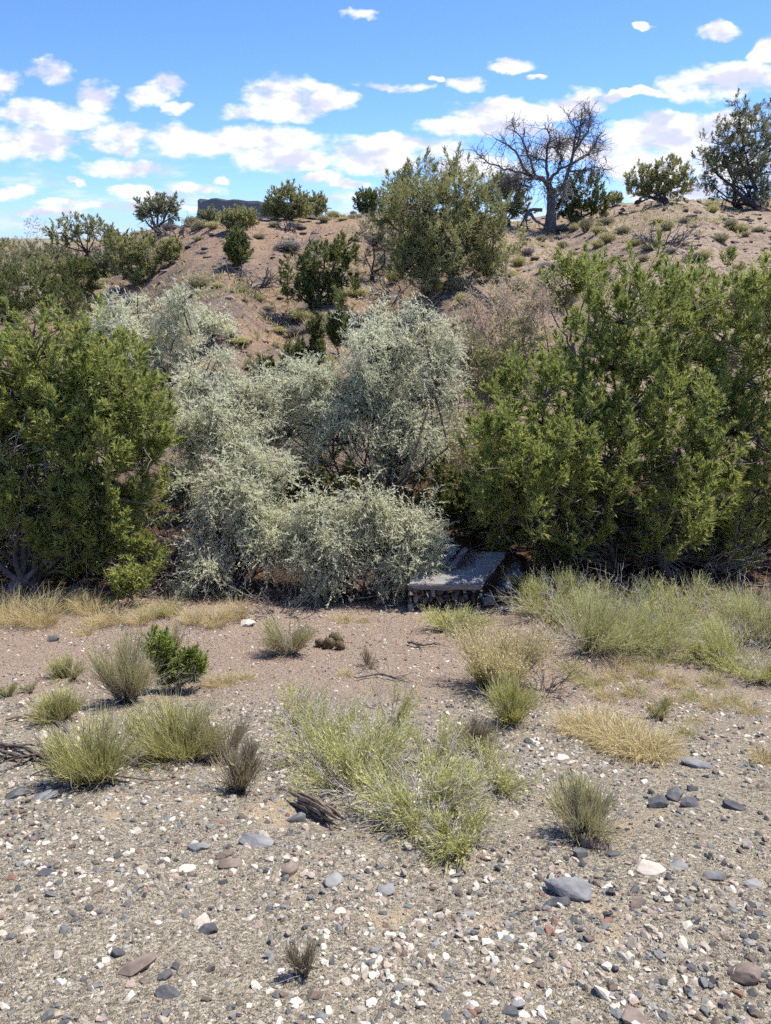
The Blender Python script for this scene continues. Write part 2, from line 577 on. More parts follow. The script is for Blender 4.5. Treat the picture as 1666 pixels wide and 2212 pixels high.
class Geo:
    """Collects faces for ONE mesh."""

    def __init__(self):
        self.V, self.Q, self.T, self.A, self.C = [], [], [], [], []
        self.n = 0

    def add(self, V, Q=None, T=None, tint=None, col=None):
        V = np.asarray(V, np.float32).reshape(-1, 3)
        if Q is not None and len(Q): self.Q.append(np.asarray(Q, np.int64).reshape(-1, 4) + self.n)
        if T is not None and len(T): self.T.append(np.asarray(T, np.int64).reshape(-1, 3) + self.n)
        self.A.append(np.zeros(len(V), np.float32) if tint is None else np.asarray(tint, np.float32).reshape(-1))
        if col is not None: self.C.append(np.asarray(col, np.float32).reshape(-1, 4))
        self.V.append(V)
        self.n += len(V)
        return self

    def leaves(self, P, D, Lg, W, rng, tint=None, nrm=None):
        """One folded, pointed leaf per row."""
        P = P.reshape(-1, 3); D = norm(D.reshape(-1, 3))
        n = len(P)
        if n == 0: return self
        Lg = np.broadcast_to(Lg, (n,)).reshape(n, 1)
        W = np.broadcast_to(W, (n,)).reshape(n, 1)
        R = rng.normal(size=(n, 3)) if nrm is None else nrm.reshape(-1, 3) + rng.normal(size=(n, 3)) * 0.6
        S = norm(np.cross(D, R))
        U = np.cross(S, D)
        mid = P + D * Lg * 0.45
        V = np.stack([P, mid + S * W * 0.5 + U * W * 0.15, P + D * Lg, mid - S * W * 0.5 + U * W * 0.15], 1)
        Q = np.arange(n * 4).reshape(n, 4)
        tt = None if tint is None else np.repeat(np.broadcast_to(tint, (n,)), 4)
        return self.add(V, Q=Q, tint=tt)

    def spikes(self, P, D, Lg, W, rng, tint=None, nrm=None):
        """One pointed sprig (a single triangle) per row."""
        P = P.reshape(-1, 3); D = norm(D.reshape(-1, 3))
        n = len(P)
        if n == 0: return self
        Lg = np.broadcast_to(Lg, (n,)).reshape(n, 1)
        W = np.broadcast_to(W, (n,)).reshape(n, 1)
        R = rng.normal(size=(n, 3))
        if nrm is not None: R = R * 0.5 + nrm
        S = norm(np.cross(D, R))
        V = np.stack([P - S * W * 0.5, P + S * W * 0.5, P + D * Lg], 1)
        return self.add(V, T=np.arange(n * 3).reshape(n, 3), tint=None if tint is None else np.repeat(tint, 3))

    def strands(self, P, R, sides=3, tint=None, rng=None):
        """P (n,k,3) polylines, R (n,k) radii. sides 2 = flat ribbons."""
        P = np.asarray(P, float)
        n, k, _ = P.shape
        if n == 0: return self
        R = np.broadcast_to(R, (n, k))
        Tn = np.gradient(P, axis=1)
        Tn = norm(Tn)
        ref = norm(P[:, -1] - P[:, 0] + 1e-6)
        U0, _ = perp(ref)
        if rng is not None:
            a = rng.random((n, 1)) * 6.283
            V0 = np.cross(ref, U0)
            U0 = U0 * np.cos(a) + V0 * np.sin(a)
        U = norm(U0[:, None, :] - Tn * np.sum(U0[:, None, :] * Tn, -1, keepdims=True))
        Vv = np.cross(Tn, U)
        if sides == 2:
            V = np.stack([P - U * R[..., None], P + U * R[..., None]], 2)
            m = 2
            ring = [(0, 1)]
        else:
            an = np.arange(sides) * 2 * np.pi / sides
            V = P[:, :, None, :] + R[:, :, None, None] * (U[:, :, None, :] * np.cos(an)[:, None] + Vv[:, :, None, :] * np.sin(an)[:, None])
            m = sides
            ring = [(j, (j + 1) % sides) for j in range(sides)]
        idx = np.arange(n * k * m).reshape(n, k, m)
        Q = np.concatenate([np.stack([idx[:, :-1, a], idx[:, :-1, b], idx[:, 1:, b], idx[:, 1:, a]], -1).reshape(-1, 4) for a, b in ring])
        tt = None
        if tint is not None:
            tt = np.repeat(np.broadcast_to(tint, (n, k)).reshape(-1), m)
        return self.add(V, Q=Q, tint=tt)

    def build(self, name, mat, parent=None, origin=None, smooth=False, flat=False):
        V = np.concatenate(self.V) if self.V else np.zeros((0, 3), np.float32)
        if parent is not None and origin is None:
            origin = np.array(parent_origin(parent))
        if origin is not None:
            V = V - np.asarray(origin, np.float32)
        Q = np.concatenate(self.Q) if self.Q else np.zeros((0, 4), np.int64)
        T = np.concatenate(self.T) if self.T else np.zeros((0, 3), np.int64)
        me = bpy.data.meshes.new(name)
        me.vertices.add(len(V))
        me.vertices.foreach_set('co', V.astype(np.float32).ravel())
        me.loops.add(Q.size + T.size)
        me.loops.foreach_set('vertex_index', np.concatenate([Q.ravel(), T.ravel()]).astype(np.int32))
        me.polygons.add(len(Q) + len(T))
        ls = np.concatenate([np.arange(len(Q)) * 4, Q.size + np.arange(len(T)) * 3]).astype(np.int32)
        me.polygons.foreach_set('loop_start', ls)
        me.polygons.foreach_set('use_smooth', np.full(len(Q) + len(T), not flat))
        a = me.attributes.new('tint', 'FLOAT', 'POINT')
        a.data.foreach_set('value', np.concatenate(self.A).astype(np.float32))
        if self.C:
            c = me.attributes.new('stone', 'FLOAT_COLOR', 'POINT')
            c.data.foreach_set('color', np.concatenate(self.C).ravel())
        me.update(calc_edges=True)
        me.materials.append(mat)
        o = bpy.data.objects.new(name, me)
        COL.objects.link(o)
        if parent is not None:
            o.parent = parent
        elif origin is not None:
            o.location = [float(c) for c in origin]
        return o


def parent_origin(p):
    l = np.array(p.location)
    while p.parent is not None:
        p = p.parent
        l = l + np.array(p.location)
    return l


def bez(P0, P1, P2, k):
    t = np.linspace(0, 1, k)[None, :, None]
    return P0[:, None] * (1 - t) ** 2 + 2 * P1[:, None] * t * (1 - t) + P2[:, None] * t * t


def poly(pts, k):
    """Resample a polyline smoothly to k points (Catmull-Rom)."""
    p = np.asarray(pts, float)
    if len(p) == 2:
        return p[0] + (p[1] - p[0]) * np.linspace(0, 1, k)[:, None]
    q = np.vstack([2 * p[0] - p[1], p, 2 * p[-1] - p[-2]])
    out = []
    for s in np.linspace(0, len(p) - 1 - 1e-6, k):
        i = int(s)
        t = s - i
        a, b, c, d = q[i], q[i + 1], q[i + 2], q[i + 3]
        out.append(0.5 * (2 * b + (c - a) * t + (2 * a - 5 * b + 4 * c - d) * t * t + (3 * b - a - 3 * c + d) * t ** 3))
    return np.array(out)


M = {}
M['ground'] = ground_material()
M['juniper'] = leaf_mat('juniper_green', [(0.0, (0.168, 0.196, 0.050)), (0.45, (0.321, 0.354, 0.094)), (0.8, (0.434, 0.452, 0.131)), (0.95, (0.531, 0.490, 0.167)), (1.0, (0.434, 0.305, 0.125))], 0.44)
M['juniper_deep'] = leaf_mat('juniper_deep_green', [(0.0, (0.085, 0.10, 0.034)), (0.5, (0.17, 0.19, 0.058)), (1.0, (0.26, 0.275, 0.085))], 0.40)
M['juniper_hill'] = leaf_mat('juniper_olive', [(0.0, (0.216, 0.220, 0.084)), (0.5, (0.356, 0.347, 0.138)), (1.0, (0.464, 0.440, 0.198))], 0.42)
M['pinyon'] = leaf_mat('pinyon_grey_green', [(0.0, (0.172, 0.182, 0.094)), (0.5, (0.287, 0.287, 0.150)), (1.0, (0.397, 0.380, 0.213))], 0.38)
M['olive'] = leaf_mat('silver_leaf', [(0.0, (0.47, 0.495, 0.33)), (0.5, (0.66, 0.67, 0.46)), (0.85, (0.77, 0.75, 0.52)), (1.0, (0.80, 0.74, 0.46))], 0.52, 0.5, 0.4)
M['tamarisk_pink'] = leaf_mat('tamarisk_seed_plume', [(0.0, (0.48, 0.34, 0.24)), (0.5, (0.62, 0.47, 0.34)), (1.0, (0.72, 0.60, 0.45))], 0.3)
M['tamarisk_green'] = leaf_mat('tamarisk_green', [(0.0, (0.20, 0.22, 0.085)), (0.5, (0.36, 0.365, 0.14)), (1.0, (0.50, 0.46, 0.22))], 0.3)
M['bark'] = bark_mat('grey_brown_bark', (0.075, 0.058, 0.046), (0.23, 0.19, 0.16))
M['bark_dark'] = bark_mat('dark_bark', (0.030, 0.024, 0.021), (0.10, 0.080, 0.068))
M['bark_red'] = bark_mat('reddish_bark', (0.10, 0.055, 0.042), (0.20, 0.13, 0.10))
M['twig_grey'] = bark_mat('grey_dead_twig', (0.22, 0.19, 0.165), (0.42, 0.38, 0.34))
M['dead'] = bark_mat('weathered_dead_wood', (0.07, 0.063, 0.062), (0.20, 0.18, 0.172), 10)
M['log'] = bark_mat('weathered_log', (0.05, 0.035, 0.026), (0.20, 0.155, 0.115), 30)

# ------------------------------------------------------------------ the ground sheet, the far mesa
def build_ground():
    ys = np.concatenate([np.arange(-10, 0.4, 0.3), np.arange(0.4, 5.5, 0.065), np.arange(5.5, 11, 0.09), np.arange(11, 62, 0.28), np.geomspace(62, 9000, 60)])
    s = np.linspace(-1, 1, 231)
    s = np.sign(s) * np.abs(s) ** 1.25
    w = 7.5 + 0.95 * np.maximum(ys, 0)
    X = s[None, :] * w[:, None]
    Y = np.repeat(ys[:, None], len(s), 1)
    Z = height(X, Y)
    fine = np.clip((9 - Y) / 5, 0, 1)
    Z = Z + fine * (0.030 * fbm(X * 2.6, Y * 2.6, 5, 4) + 0.012 * fbm(X * 11, Y * 11, 6, 2))
    V = np.stack([X, Y, Z], -1).reshape(-1, 3)
    r, c = X.shape
    i = np.arange(r * c).reshape(r, c)
    Q = np.stack([i[:-1, :-1], i[:-1, 1:], i[1:, 1:], i[1:, :-1]], -1).reshape(-1, 4)
    g = Geo().add(V, Q=Q)
    return tag(g.build('ground', M['ground'], smooth=True), kind='structure')


build_ground()


def build_mesa():
    D = 3200.0
    m, nt, out = new_mat('far_mesa_rock')
    geo = nt.nodes.new('ShaderNodeNewGeometry')
    mp = nt.nodes.new('ShaderNodeMapping')
    mp.inputs['Scale'].default_value = (0.006, 0.006, 0.035)
    nt.links.new(geo.outputs['Position'], mp.inputs[0])
    n = nt.nodes.new('ShaderNodeTexNoise')
    n.inputs['Scale'].default_value = 1.0
    n.inputs['Detail'].default_value = 6
    nt.links.new(mp.outputs[0], n.inputs['Vector'])
    c = ramp(nt, n.outputs['Fac'], [(0.3, (0.022, 0.023, 0.026)), (0.55, (0.045, 0.043, 0.043)), (0.75, (0.075, 0.072, 0.064))])
    p = nt.nodes.new('ShaderNodeBsdfPrincipled')
    p.inputs['Roughness'].default_value = 1.0
    nt.links.new(c, p.inputs['Base Color'])
    nt.links.new(p.outputs[0], out.inputs[0])
    # plan outline: a headland facing the camera, cliff band over talus
    base = atd(428, 470, D)
    k = mpp(np.array([base[0], D, 100.0]))
    x0 = base[0]
    ang = np.linspace(0, 2 * np.pi, 180, endpoint=False)
    ca, sa = np.cos(ang), np.sin(ang)
    e = np.sign(ca) * np.abs(ca) ** 0.55, np.sign(sa) * np.abs(sa) ** 0.7
    hw, hd = 250.0, 420.0
    cy = D + hd
    u_left = np.min((e[0] * hw) / (cy + e[1] * hd))
    lo = (x0 / D)
    cx = 0.0
    for it in range(40):
        cx += (lo - np.min((cx + e[0] * hw) / (cy + e[1] * hd))) * D * 0.8
    top = EYE + pix_dir(440, 433)[2] / pix_dir(440, 433)[1] * D * 1.05
    levels = [(0.0, 1.75), (0.25, 1.42), (0.45, 1.16), (0.60, 1.03), (0.80, 1.0), (0.97, 0.99), (1.0, 0.965)]
    rows = []
    for f, sc in levels:
        wob = 1 + 0.030 * fbm(ang * 4 + 1, ang * 0 + f * 0.5, 51, 4) * (1.2 if f < 0.6 else 0.9)
        x = cx + e[0] * (hw + (sc - 1) * 240) * wob
        y = cy + e[1] * (hd + (sc - 1) * 240) * wob
        tilt = np.clip((x - x0) / (2 * hw), 0, 1)
        z = -4 + f * (top + 4) * (1 - 0.13 * tilt) + (20 * fbm(x * 0.014, y * 0.014, 52, 4) if f > 0.9 else 6 * fbm(x * 0.02, y * 0.02 + f * 3, 53, 3))
        rows.append(np.stack([x, y, z], 1))
    V = np.concatenate(rows + [np.array([[cx, cy, top * 0.93]])])
    n_ = len(ang)
    i = np.arange(n_)
    Q = np.concatenate([np.stack([r * n_ + i, r * n_ + (i + 1) % n_, (r + 1) * n_ + (i + 1) % n_, (r + 1) * n_ + i], 1) for r in range(len(levels) - 1)])
    l = (len(levels) - 1) * n_
    T = np.stack([l + i, l + (i + 1) % n_, np.full(n_, len(V) - 1)], 1)
    o = Geo().add(V, Q=Q, T=T).build('mesa', m)
    tag(o, kind='structure')


build_mesa()


# ------------------------------------------------------------------ plant builders
def lobes_of(rows, y0):
    """rows (px, py, rx, ry, dy[, depth factor]) -> world ellipsoids; y0: ground distance of the plant."""
    out = []
    for r in rows:
        c = atd(r[0], r[1], y0 + (r[4] if len(r) > 4 else 0))
        k = mpp(c)
        fd = r[5] if len(r) > 5 else 0.85
        out.append((c, np.array([r[2] * k, min(r[2], r[3] * 1.4) * k * fd, r[3] * k / 0.97])))
    return out


def sample_lobes(lobes, n, rng, rmin=0.5, skip=0.5, back=0.55):
    area = np.array([(R[0] * R[2] + R[0] * R[1] + R[1] * R[2]) for _, R in lobes])
    cnt = rng.multinomial(n, area / area.sum())
    P, O, I = [], [], []
    for li, ((c, R), m) in enumerate(zip(lobes, cnt)):
        d = norm(rng.normal(size=(m * 2, 3)))
        keep = rng.random(len(d)) < np.where(d[:, 1] > 0.35, back, 1.0)
        d = d[keep][:m]
        r = rmin + (1 - rmin) * np.sqrt(rng.random((len(d), 1)))
        bump = 1 + 0.16 * fbm(d[:, 0:1] * 2.3 + li * 7.7, d[:, 2:3] * 2.3 + d[:, 1:2] * 1.7, 61, 3)
        p = c + d * R * r * bump
        ok = np.ones(len(p), bool)
        for lj, (c2, R2) in enumerate(lobes):
            if lj != li:
                ok &= np.sum(((p - c2) / R2) ** 2, 1) > skip ** 2
        P.append(p[ok])
        O.append(norm(d / R)[ok])
        I.append(np.full(ok.sum(), li))
    return np.concatenate(P), np.concatenate(O), np.concatenate(I)


def sublobes(lobes, k, f, rng, shell=0.68, var=0.14):
    """Breaks each big lobe into k smaller ones spread over its surface; returns them with the parent's index."""
    out, par = [], []
    for i, (c, R) in enumerate(lobes):
        n = k
        ph0 = rng.random() * 6.283
        for j in range(n):
            z = 1 - 2 * (j + 0.5) / n
            z = 0.15 + 0.85 * z if z > 0 else z * 0.9
            a = ph0 + j * 2.399963
            d = np.array([math.cos(a) * math.sqrt(max(0, 1 - z * z)), math.sin(a) * math.sqrt(max(0, 1 - z * z)), z])
            if d[1] > 0.6 and rng.random() < 0.4: continue
            rr = min(R[0], R[2])
            sc = np.array([0.75 * rr + 0.25 * R[0], 0.75 * rr + 0.25 * R[1], 0.75 * rr + 0.25 * R[2]]) * np.array(f) * (0.75 + 0.5 * rng.random())
            out.append((c + d * R * (shell + var * rng.normal()), sc))
            par.append(i)
        out.append((c, R * 0.45))
        par.append(i)
    return out, np.array(par)


def tufts(g, C, A, Lc, m, q, ll, lw, spread, rng, tip=0.25, lobe_tone=None):
    """Juniper foliage: flame-shaped tufts of scale-leaf sprigs."""
    n = len(C)
    U, V = perp(A)
    t = rng.random((n, m)) ** 0.85
    ph = rng.random((n, m)) * 6.283
    rad = U[:, None] * np.cos(ph)[..., None] + V[:, None] * np.sin(ph)[..., None]
    Lc = Lc.reshape(n, 1)
    b = C[:, None] + A[:, None] * (Lc * (t - 0.2))[..., None]
    fd = norm(A[:, None] * (0.45 + 0.65 * t)[..., None] + rad * (spread * (1.2 - 0.85 * t))[..., None] + rng.normal(size=(n, m, 3)) * 0.2)
    fl = Lc * 0.48 * (1.08 - 0.75 * t) * (0.6 + 0.8 * rng.random((n, m)))
    s = (np.arange(q) + rng.random((n, m, q))) / q
    P = b[:, :, None] + fd[:, :, None] * (fl[..., None] * s)[..., None]
    D = norm(fd[:, :, None] + rng.normal(size=(n, m, q, 3)) * 0.36)
    tone = rng.random((n, 1, 1)) * (0.55 if lobe_tone is None else 0.22)
    if lobe_tone is not None: tone = tone + lobe_tone.reshape(n, 1, 1) * 0.38
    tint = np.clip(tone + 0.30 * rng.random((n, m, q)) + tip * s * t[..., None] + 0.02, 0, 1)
    N_ = n * m * q
    g.spikes(P.reshape(-1, 3), D.reshape(-1, 3), ll * (0.65 + 0.7 * rng.random(N_)), lw * (0.7 + 0.6 * rng.random(N_)), rng, tint.reshape(-1), nrm=np.array([0.15, -0.30, 0.55]))


def limb_set(g, lobes, bases, rng, r0, sides=7, wig=0.06, k=9, fork=0.3):
    """Short trunks, then limbs from their forks into every lobe; returns limb points per lobe."""
    nodes = []
    zc = min(c[2] for c, R in lobes)
    cx = np.mean([c for c, R in lobes], axis=0)
    forks = []
    for b in bases:
        top = b + np.array([0, 0, max(0.08, fork * (zc - b[2]))]) + (cx - b) * np.array([0.10, 0.10, 0]) + rng.normal(size=3) * np.array([1, 1, 0]) * r0 * 0.8
        p = poly([b - np.array([0, 0, 0.15]), b + (top - b) * 0.45 + rng.normal(size=3) * r0 * 0.35, top], 6)
        g.strands(p[None], (r0 * np.array([1.25, 1.08, 1.0, 0.95, 0.9, 0.78]))[None], 9)
        forks.append(top)
    for i, (c, R) in enumerate(lobes):
        b = min(forks, key=lambda q: abs(q[0] - c[0]) + 0.3 * rng.random())
        top = c + np.array([0, 0, R[2] * 0.55])
        mid = b * 0.5 + c * 0.5 + rng.normal(size=3) * 0.10 * np.linalg.norm(c - b)
        mid[2] = b[2] + (c[2] - b[2]) * 0.42
        p = poly([b - np.array([0, 0, 0.06]), b + (mid - b) * 0.3 + rng.normal(size=3) * wig * 0.5, mid, c, top], k)
        p[1:] += rng.normal(size=(k - 1, 3)) * wig * np.linalg.norm(c - b) * 0.22
        h = np.linspace(0, 1, k)
        rr = 0.62 * r0 * (1 - 0.88 * h ** 0.7) * (0.7 + 0.5 * rng.random())
        g.strands(p[None], rr[None], sides)
        nodes.append(p)
    return nodes


def branches(g, C, I, nodes, rng, r, k=4, sides=3, frac=1.0, sag=0.0):
    sel = rng.random(len(C)) < frac
    C2, I2 = C[sel], I[sel]
    B = np.zeros_like(C2)
    for li, p in enumerate(nodes):
        w = np.where(I2 == li)[0]
        if len(w) == 0: continue
        # start from a limb point lower than the tuft
        d = np.linalg.norm(p[None, 2:] - C2[w][:, None], axis=2) + np.maximum(p[None, 2:, 2] - C2[w][:, None, 2] + 0.1, 0) * 2
        B[w] = p[2 + np.argmin(d, 1)]
    mid = (B + C2) / 2 + rng.normal(size=C2.shape) * 0.07 * np.linalg.norm(C2 - B, axis=1, keepdims=True)
    mid[:, 2] -= sag * np.linalg.norm(C2 - B, axis=1)
    P = bez(B, mid, C2, k)
    ln = np.linalg.norm(C2 - B, axis=1, keepdims=True)
    R = r * (0.5 + ln) * (1 - 0.8 * np.linspace(0, 1, k))[None]
    g.strands(P, R, sides, rng=rng)


def twig_fuzz(g, P0, D, Lg, rng, r, k=4, gnarl=0.35):
    n = len(P0)
    p = [P0]
    d = norm(D)
    for j in range(k - 1):
        d = norm(d + rng.normal(size=(n, 3)) * gnarl)
        p.append(p[-1] + d * (Lg / (k - 1)).reshape(n, 1))
    P = np.stack(p, 1)
    R = (r * (1 - 0.8 * np.linspace(0, 1, k)))[None] * np.ones((n, 1))
    g.strands(P, R, 3, rng=rng)
    return P


def juniper(name, label, base, rows, n, m, q, ll, lw, tuft, seed, mat='juniper', bark='bark', r0=0.10, group=None, bases=None, up=0.75,
            spread=0.75, dead=0, frac=0.38, rmin=0.5, cat='tree', branch_r=0.012, skip=0.55, sub=None):
    rng = np.random.default_rng(seed)
    b = at(*base) if len(base) == 2 else np.array(base)
    t = empty(name, b)
    tag(t, label, cat, group)
    lobes = [(c, np.maximum(R - tuft * 0.30, R * 0.5)) for c, R in lobes_of(rows, b[1])]
    bs = [b] if bases is None else [at(*x) for x in bases]
    g = Geo()
    nodes = limb_set(g, lobes, bs, rng, r0)
    tone = None
    if sub:
        sl, par = sublobes(lobes, sub[0], sub[1], rng)
        C, O, I0 = sample_lobes(sl, n, rng, rmin=0.3, skip=0.5)
        tone = rng.random(len(sl))[I0]
        I = par[I0]
    else:
        C, O, I = sample_lobes(lobes, n, rng, rmin=rmin, skip=skip)
    branches(g, C, I, nodes, rng, branch_r, frac=frac)
    g.build('trunk', M[bark], t, smooth=True)
    A = norm(O * 0.6 + np.array([0, 0, up]) + rng.normal(size=C.shape) * 0.22)
    f = Geo()
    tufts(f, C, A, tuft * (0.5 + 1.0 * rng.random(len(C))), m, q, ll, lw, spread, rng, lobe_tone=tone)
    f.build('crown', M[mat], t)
    if dead:
        dg = Geo()
        Cd, Od, Id = sample_lobes(lobes, dead, rng, rmin=0.4, skip=0.3)
        low = np.argsort(Cd[:, 2])[: int(len(Cd) * 0.75)]
        P = twig_fuzz(dg, Cd[low] - Od[low] * 0.25, Od[low] + np.array([0, 0, -0.15]), 0.25 + 0.35 * rng.random(len(low)), rng, 0.009 * r0 / 0.1)
        twig_fuzz(dg, P[:, 2], P[:, 3] - P[:, 1], 0.15 + 0.2 * rng.random(len(low)), rng, 0.006 * r0 / 0.1)
        tag(dg.build('dead_wood', M['twig_grey'], t), kind='stuff')
    return t


def olive_tree(name, label, base, rows, n, seed, group=None, r0=0.06, leaf=(0.055, 0.012), m=8, q=13, mat='olive', bark='bark_dark', droop=0.45, spl=0.55, frac=0.8, up=0.25, cat='tree'):
    """Silver-leaved tree: arching sprays of narrow leaves."""
    rng = np.random.default_rng(seed)
    b = at(*base) if len(base) == 2 else np.array(base)
    t = empty(name, b)
    tag(t, label, cat, group)
    lobes = [(c, np.maximum(R - spl * 0.22, R * 0.5)) for c, R in lobes_of(rows, b[1])]
    g = Geo()
    nodes = limb_set(g, lobes, [b], rng, r0, wig=0.10, k=10)
    sl, par = sublobes(lobes, 8, (0.38, 0.38, 0.33), rng, 0.74, 0.26)
    C, O, I = sample_lobes(sl, n, rng, rmin=0.15, skip=0.35, back=0.6)
    I = par[I]
    D = norm(O * 0.8 + np.array([0, 0, up]) + rng.normal(size=C.shape) * 0.35)
    L_ = spl * (0.55 + 0.9 * rng.random((len(C), 1)) ** 1.3)
    shoot = rng.random(len(C)) < 0.16
    D = np.where(shoot[:, None], norm(D * 0.35 + np.array([0, 0, 1.0]) + rng.normal(size=C.shape) * 0.15), D)
    L_ = np.where(shoot[:, None], L_ * 1.5, L_)
    dr = np.where(shoot[:, None], 0.12, droop)
    C0 = C - D * L_ * 0.55
    branches(g, C0, I, nodes, rng, 0.008, frac=frac)
    nn = len(C)
    s = np.linspace(0, 1, 6)[None, :, None]
    dn = np.array([0, 0, -1.0])
    sp = C0[:, None] + D[:, None] * (L_[:, None] * s) + dn * ((dr * L_)[:, None] * s ** 2)
    g.strands(sp, 0.0045 * (1 - 0.7 * np.linspace(0, 1, 6))[None], 3, rng=rng)
    g.build('trunk', M[bark], t, smooth=True)
    f = Geo()
    tj = 0.12 + 0.88 * (np.arange(m)[None] + rng.random((nn, m))) / m
    bp = C0[:, None] + D[:, None] * (L_ * tj)[..., None] + dn * (dr * L_ * tj ** 2)[..., None]
    ax = norm(D[:, None] + dn * (2 * dr * tj)[..., None])
    rp = rng.normal(size=(nn, m, 3))
    td = norm(ax * 0.75 + norm(np.cross(ax, rp)) * 0.8 + dn * 0.15 * rng.random((nn, m, 1)))
    tl = 0.24 * (0.5 + 0.8 * rng.random((nn, m))) * (spl / 0.55)
    s2 = (np.arange(q) + rng.random((nn, m, q))) / q
    P = bp[:, :, None] + td[:, :, None] * (tl[..., None] * s2)[..., None] + dn * (0.25 * tl[..., None] * s2 ** 2)[..., None]
    Dl = norm(td[:, :, None] * 0.7 + rng.normal(size=(nn, m, q, 3)) * 0.55 + dn * 0.12)
    tint = np.clip(rng.random((nn, 1, 1)) * 0.35 + 0.15 + 0.45 * rng.random((nn, m, q)) + 0.12 * s2, 0, 1)
    N_ = nn * m * q
    f.spikes(P, Dl, leaf[0] * (0.6 + 0.7 * rng.random(N_)), leaf[1] * (0.75 + 0.6 * rng.random(N_)), rng, tint.reshape(-1), nrm=np.array([0.15, -0.35, 0.9]))
    f.build('crown', M[mat], t)
    return t


def broom(name, label, base, w, h, n, seed, mat, group=None, width=0.0022, lean=0.75, forks=3, woody='stem_grey', fork_l=0.5, cat='shrub', arch=0.0, leaf=None, dead=0, clump=0.82):
    """Shrub of many fine upright stems; w, h in metres."""
    rng = np.random.default_rng(seed)
    b = at(*base) if len(base) == 2 else np.array(base, float)
    t = empty(name, b)
    tag(t, label, cat, group)
    ph = rng.random(n) * 6.283
    rr = np.sqrt(rng.random(n))
    x0 = np.stack([np.cos(ph), np.sin(ph), 0 * ph], 1) * (rr * w * 0.16)[:, None]
    out = np.stack([np.cos(ph), np.sin(ph), 0 * ph], 1) + rng.normal(size=(n, 3)) * 0.25 * np.array([1, 1, 0])
    th = lean * rr ** 0.8
    nc = max(5, n // 55)
    ca, cr, ch = rng.random(nc) * 6.283, np.sqrt(rng.random(nc)), 0.45 + 0.68 * rng.random(nc)
    ci = rng.integers(0, nc, n)
    cl = rng.random(n) < clump
    ph = np.where(cl, ca[ci] + rng.normal(size=n) * 0.24, ph)
    rr = np.where(cl, np.clip(cr[ci] + rng.normal(size=n) * 0.14, 0.03, 1), rr)
    x0 = np.stack([np.cos(ph), np.sin(ph), 0 * ph], 1) * (rr * w * 0.16)[:, None]
    out = np.stack([np.cos(ph), np.sin(ph), 0 * ph], 1) + rng.normal(size=(n, 3)) * 0.18 * np.array([1, 1, 0])
    th = lean * rr ** 0.8
    Lg = h * np.where(cl, ch[ci] * (0.8 + 0.35 * rng.random(n)), 0.5 + 0.45 * rng.random(n)) * (1 + 0.12 * rr)
    k = 5
    s = np.linspace(0, 1, k)
    reach = np.minimum(np.tan(th) * h, 0.52 * w) * rr ** 0.2
    P = b + x0[:, None] + out[:, None] * (reach[:, None] * s ** 1.15)[..., None] + np.array([0, 0, 1.0]) * (Lg[:, None] * np.cos(th * 0.75)[:, None] * (s - arch * s ** 2))[..., None]
    P[:, 0, 2] -= 0.03
    P[:, 1:] += rng.normal(size=(n, k - 1, 3)) * 0.018 * h * 1.5
    tone = rng.random((n, 1)) * 0.25
    g = Geo()
    W = width * (0.75 + 0.5 * rng.random((n, 1)))
    half = n // 7
    g.strands(P[:half], (W * 1.25 * (1 - 0.6 * s))[:half], 3, rng=rng)
    tag(g.build('stem', M[woody], t), kind='stuff')
    f = Geo()
    f.strands(P, W * (1.0 - 0.65 * s), 2, tint=np.clip(tone + 0.68 * s + 0.07, 0, 1), rng=rng)
    for j in range(forks):
        i0 = rng.integers(1, k - 1, n)
        p0 = P[np.arange(n), i0]
        d = norm(P[np.arange(n), np.minimum(i0 + 1, k - 1)] - P[np.arange(n), i0 - 1])
        d = norm(d + rng.normal(size=(n, 3)) * 0.33 + np.array([0, 0, 0.18]))
        fl = (h * fork_l * (0.4 + 0.7 * rng.random(n)))[:, None]
        p1 = p0 + d * fl * 0.5 + rng.normal(size=(n, 3)) * 0.02 * h
        p2 = p0 + norm(d + np.array([0, 0, 0.30 - arch])) * fl
        Pf = np.stack([p0, p1, p2], 1)
        sf = (i0 / (k - 1))[:, None]
        f.strands(Pf, W * np.array([[0.9, 0.75, 0.3]]), 2, tint=np.clip(tone + np.concatenate([sf * 0.68, sf * 0.68 + 0.2, sf * 0.68 + 0.4], 1), 0, 1), rng=rng)
        if leaf:
            ql = leaf[2]
            ss = rng.random((n, ql))
            Pl = p0[:, None] + (p2 - p0)[:, None] * ss[..., None]
            Dl = norm((p2 - p0)[:, None] * 2.0 / fl[:, None] + rng.normal(size=(n, ql, 3)) * 0.9)
            f.leaves(Pl, Dl, leaf[0] * (0.6 + 0.8 * rng.random(n * ql)), leaf[1], rng, np.clip(0.45 + tone + 0.5 * rng.random((n, ql)), 0, 1).reshape(-1))
    f.build('foliage', M[mat], t)
    if dead:
        dg = Geo()
        a = rng.random(dead) * 6.283
        d = np.stack([np.cos(a), np.sin(a), 0.25 + 0.9 * rng.random(dead)], 1)
        Pd = twig_fuzz(dg, b + d * np.array([0.1 * w, 0.1 * w, 0.02]), d, h * (0.8 + 0.7 * rng.random(dead)), rng, width * 1.7, k=6, gnarl=0.28)
        for z in range(2):
            j = rng.integers(2, 5, dead)
            twig_fuzz(dg, Pd[np.arange(dead), j], norm(Pd[np.arange(dead), j] - Pd[np.arange(dead), j - 1]) + rng.normal(size=(dead, 3)) * 0.6, h * 0.4 * (0.5 + rng.random(dead)), rng, width * 1.1, k=4)
        tag(dg.build('dead_wood', M['twig_white' if leaf else 'twig_grey'], t), kind='stuff')
    return t


